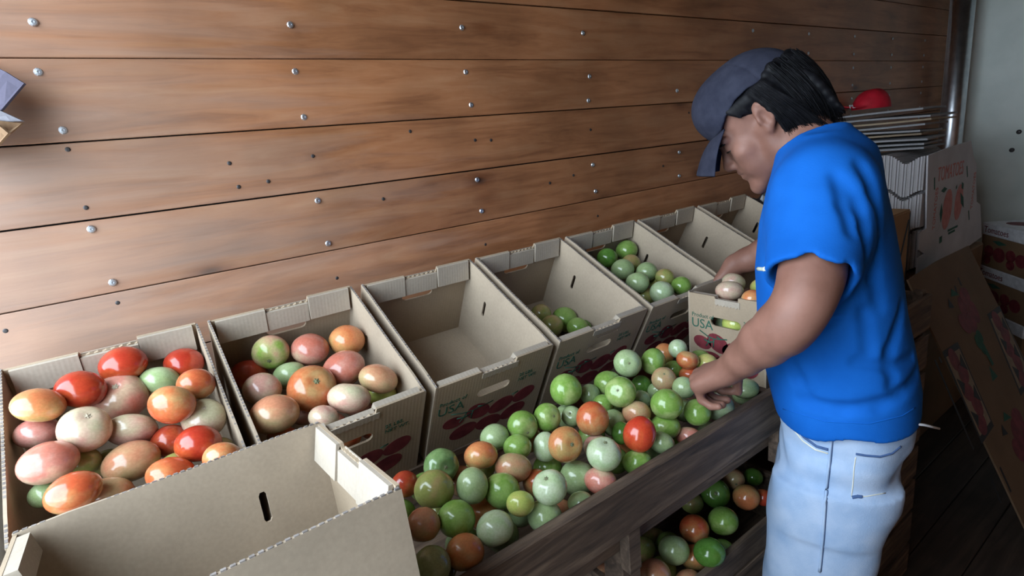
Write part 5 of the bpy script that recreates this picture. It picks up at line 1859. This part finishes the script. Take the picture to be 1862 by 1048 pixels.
for s_ in (-1, 1):                                              # sideburn and strands over the ear
    for k in range(7):
        lock(hw(.045 - .010 * k, .058, .074 * s_), hw(.040 - .010 * k, .050, .078 * s_), hw(.034 - .009 * k, .040, .078 * s_), hw(.030 - .008 * k, .026 + .004 * (k % 2) + (.008 if k > 2 else 0), .077 * s_), .006)
    for k in range(8):
        lock(hw(-.010 - .004 * k, .055, .080 * s_), hw(-.018 - .003 * k, .03, .088 * s_), hw(-.024 - .005 * k, -.005, .087 * s_), hw(-.014 - .009 * k, -.066 - .006 * k, .070 * s_), .0085)
hair_o = pchild('hair', Hh.mesh('hair'), M_HAIR)
# loose strands lying over the mass of hair
bmh = bmesh.new()
def strand(pts, r0):
    prev = None
    for i, p in enumerate(pts):
        t = unit(pts[min(i + 1, len(pts) - 1)] - pts[max(i - 1, 0)])
        a = unit(np.cross(t, HU + .3 * HS))
        b = np.cross(t, a)
        r = r0 * (1 - .85 * i / (len(pts) - 1))
        ring = [bmh.verts.new(Vector(p + (a * math.cos(k * 2.094) + b * math.sin(k * 2.094)) * r)) for k in range(3)]
        if prev:
            for k in range(3):
                bmh.faces.new((prev[k], prev[(k + 1) % 3], ring[(k + 1) % 3], ring[k]))
        prev = ring
for i in range(900):
    th_ = math.radians(rr.uniform(-100, 100))
    sx_, fx_ = math.sin(th_), -math.cos(th_)
    j = lambda a=.005: rr.uniform(-a, a)
    side = abs(sx_) > .94
    if side:
        sg = 1 if sx_ > 0 else -1
        k = rr.uniform(0, 8)
        q = [hw(-.006 - .004 * k, .062, .092 * sg), hw(-.018 - .003 * k, .03, .101 * sg), hw(-.024 - .005 * k, -.005, .100 * sg), hw(-.014 - .009 * k + j(.008), -.070 - .006 * k + j(.014), .073 * sg + j())]
    else:
        q = [hw(-.018 + .103 * fx_, .068 + j(.012), .090 * sx_), hw(-.022 + .117 * fx_ + j(.003), .015 + j(), .100 * sx_ + j(.003)), hw(-.030 + .103 * fx_ + j(), -.035 + j(.01), .092 * sx_), hw(-.033 + .066 * fx_ + j(.012), -.080 - .012 * abs(fx_) + j(.018), .066 * sx_ + j(.01))]
    pts = []
    t0 = rr.uniform(0, .25)
    for m_ in range(7):
        t = t0 + (1 - t0) * m_ / 6
        b_ = [(1 - t) ** 3, 3 * t * (1 - t) ** 2, 3 * t * t * (1 - t), t ** 3]
        pts.append(b_[0] * q[0] + b_[1] * q[1] + b_[2] * q[2] + b_[3] * q[3])
    strand(pts, rr.uniform(.0007, .0014))
so = pchild('loose_strands', mesh_of(bmh, smooth=True), M_HAIR, hair_o)
so['kind'] = 'stuff'

# --- cap
h = 0.0026
K = Field(HO - .20, HO + .20, h)
K.ell(hw(-.002, .050, 0), V3((.109, .093, .087)) * HK, HAX, .01)
K.ell(hw(.050, .074, 0), V3((.062, .058, .066)) * HK, HAX, .03)
s, g = K.sl(K.lo, K.lo + (K.n - 1) * K.h)
q = (g - HO.astype(np.float32)) @ HAX.T.astype(np.float32) / HK
f_, u_, s_ = q[..., 0], q[..., 1], q[..., 2]
edge = np.interp(f_, [-.11, -.073, -.04, -.009, .02, .053, .075, .10, .13], [.046, .049, .060, .067, .064, .049, .034, .026, .022])
K.F = np.maximum(K.F, (edge - u_).astype(np.float32))
# panel seams
ang = np.arctan2(s_, f_ - .01)
for a_s in (0.0, 1.05, -1.05, 2.09, -2.09):
    K.F += (0.0013 * np.exp(-((ang - a_s) / 0.03) ** 2)).astype(np.float32)
del s, g, q, f_, u_, s_, edge, ang
cap_o = pchild('cap', K.mesh('cap'), M_CAP)
bm = bmesh.new()
NV, NT = 20, 10
gr = {}
for lay, dz in ((0, 0.0), (1, -.0032)):
    for i in range(NV + 1):
        v = -1 + 2 * i / NV
        for j in range(NT + 1):
            t = j / NT
            fr = .104 - .036 * v * v
            ur = .035 - .002 * v * v
            ft = .176 - .036 * v * v
            ut = -.008 - .004 * v * v
            f = fr + (ft - fr) * t
            u = ur + (ut - ur) * t - .012 * math.sin(math.pi * t) * 0 - .020 * v * v * t + .006 * math.sin(math.pi * t)
            ss = .079 * v * (1 - .10 * t * t)
            gr[lay, i, j] = bm.verts.new(hw(f, u + dz, ss))
for i in range(NV):
    for j in range(NT):
        bm.faces.new([gr[0, i, j], gr[0, i + 1, j], gr[0, i + 1, j + 1], gr[0, i, j + 1]])
        bm.faces.new([gr[1, i, j], gr[1, i, j + 1], gr[1, i + 1, j + 1], gr[1, i + 1, j]])
for i in range(NV):
    for j in (0, NT):
        bm.faces.new([gr[0, i, j], gr[0, i + 1, j], gr[1, i + 1, j], gr[1, i, j]])
for j in range(NT):
    for i in (0, NV):
        bm.faces.new([gr[0, i, j], gr[0, i, j + 1], gr[1, i, j + 1], gr[1, i, j]])
pchild('brim', mesh_of(bm, smooth=True), M_CAP, cap_o)
bt = bmesh.new()
bmesh.ops.create_uvsphere(bt, u_segments=10, v_segments=6, radius=.007)
for v in bt.verts: v.co = Vector(hw(.006, .137, 0)) + v.co
pchild('button', mesh_of(bt, smooth=True), M_CAP, cap_o)
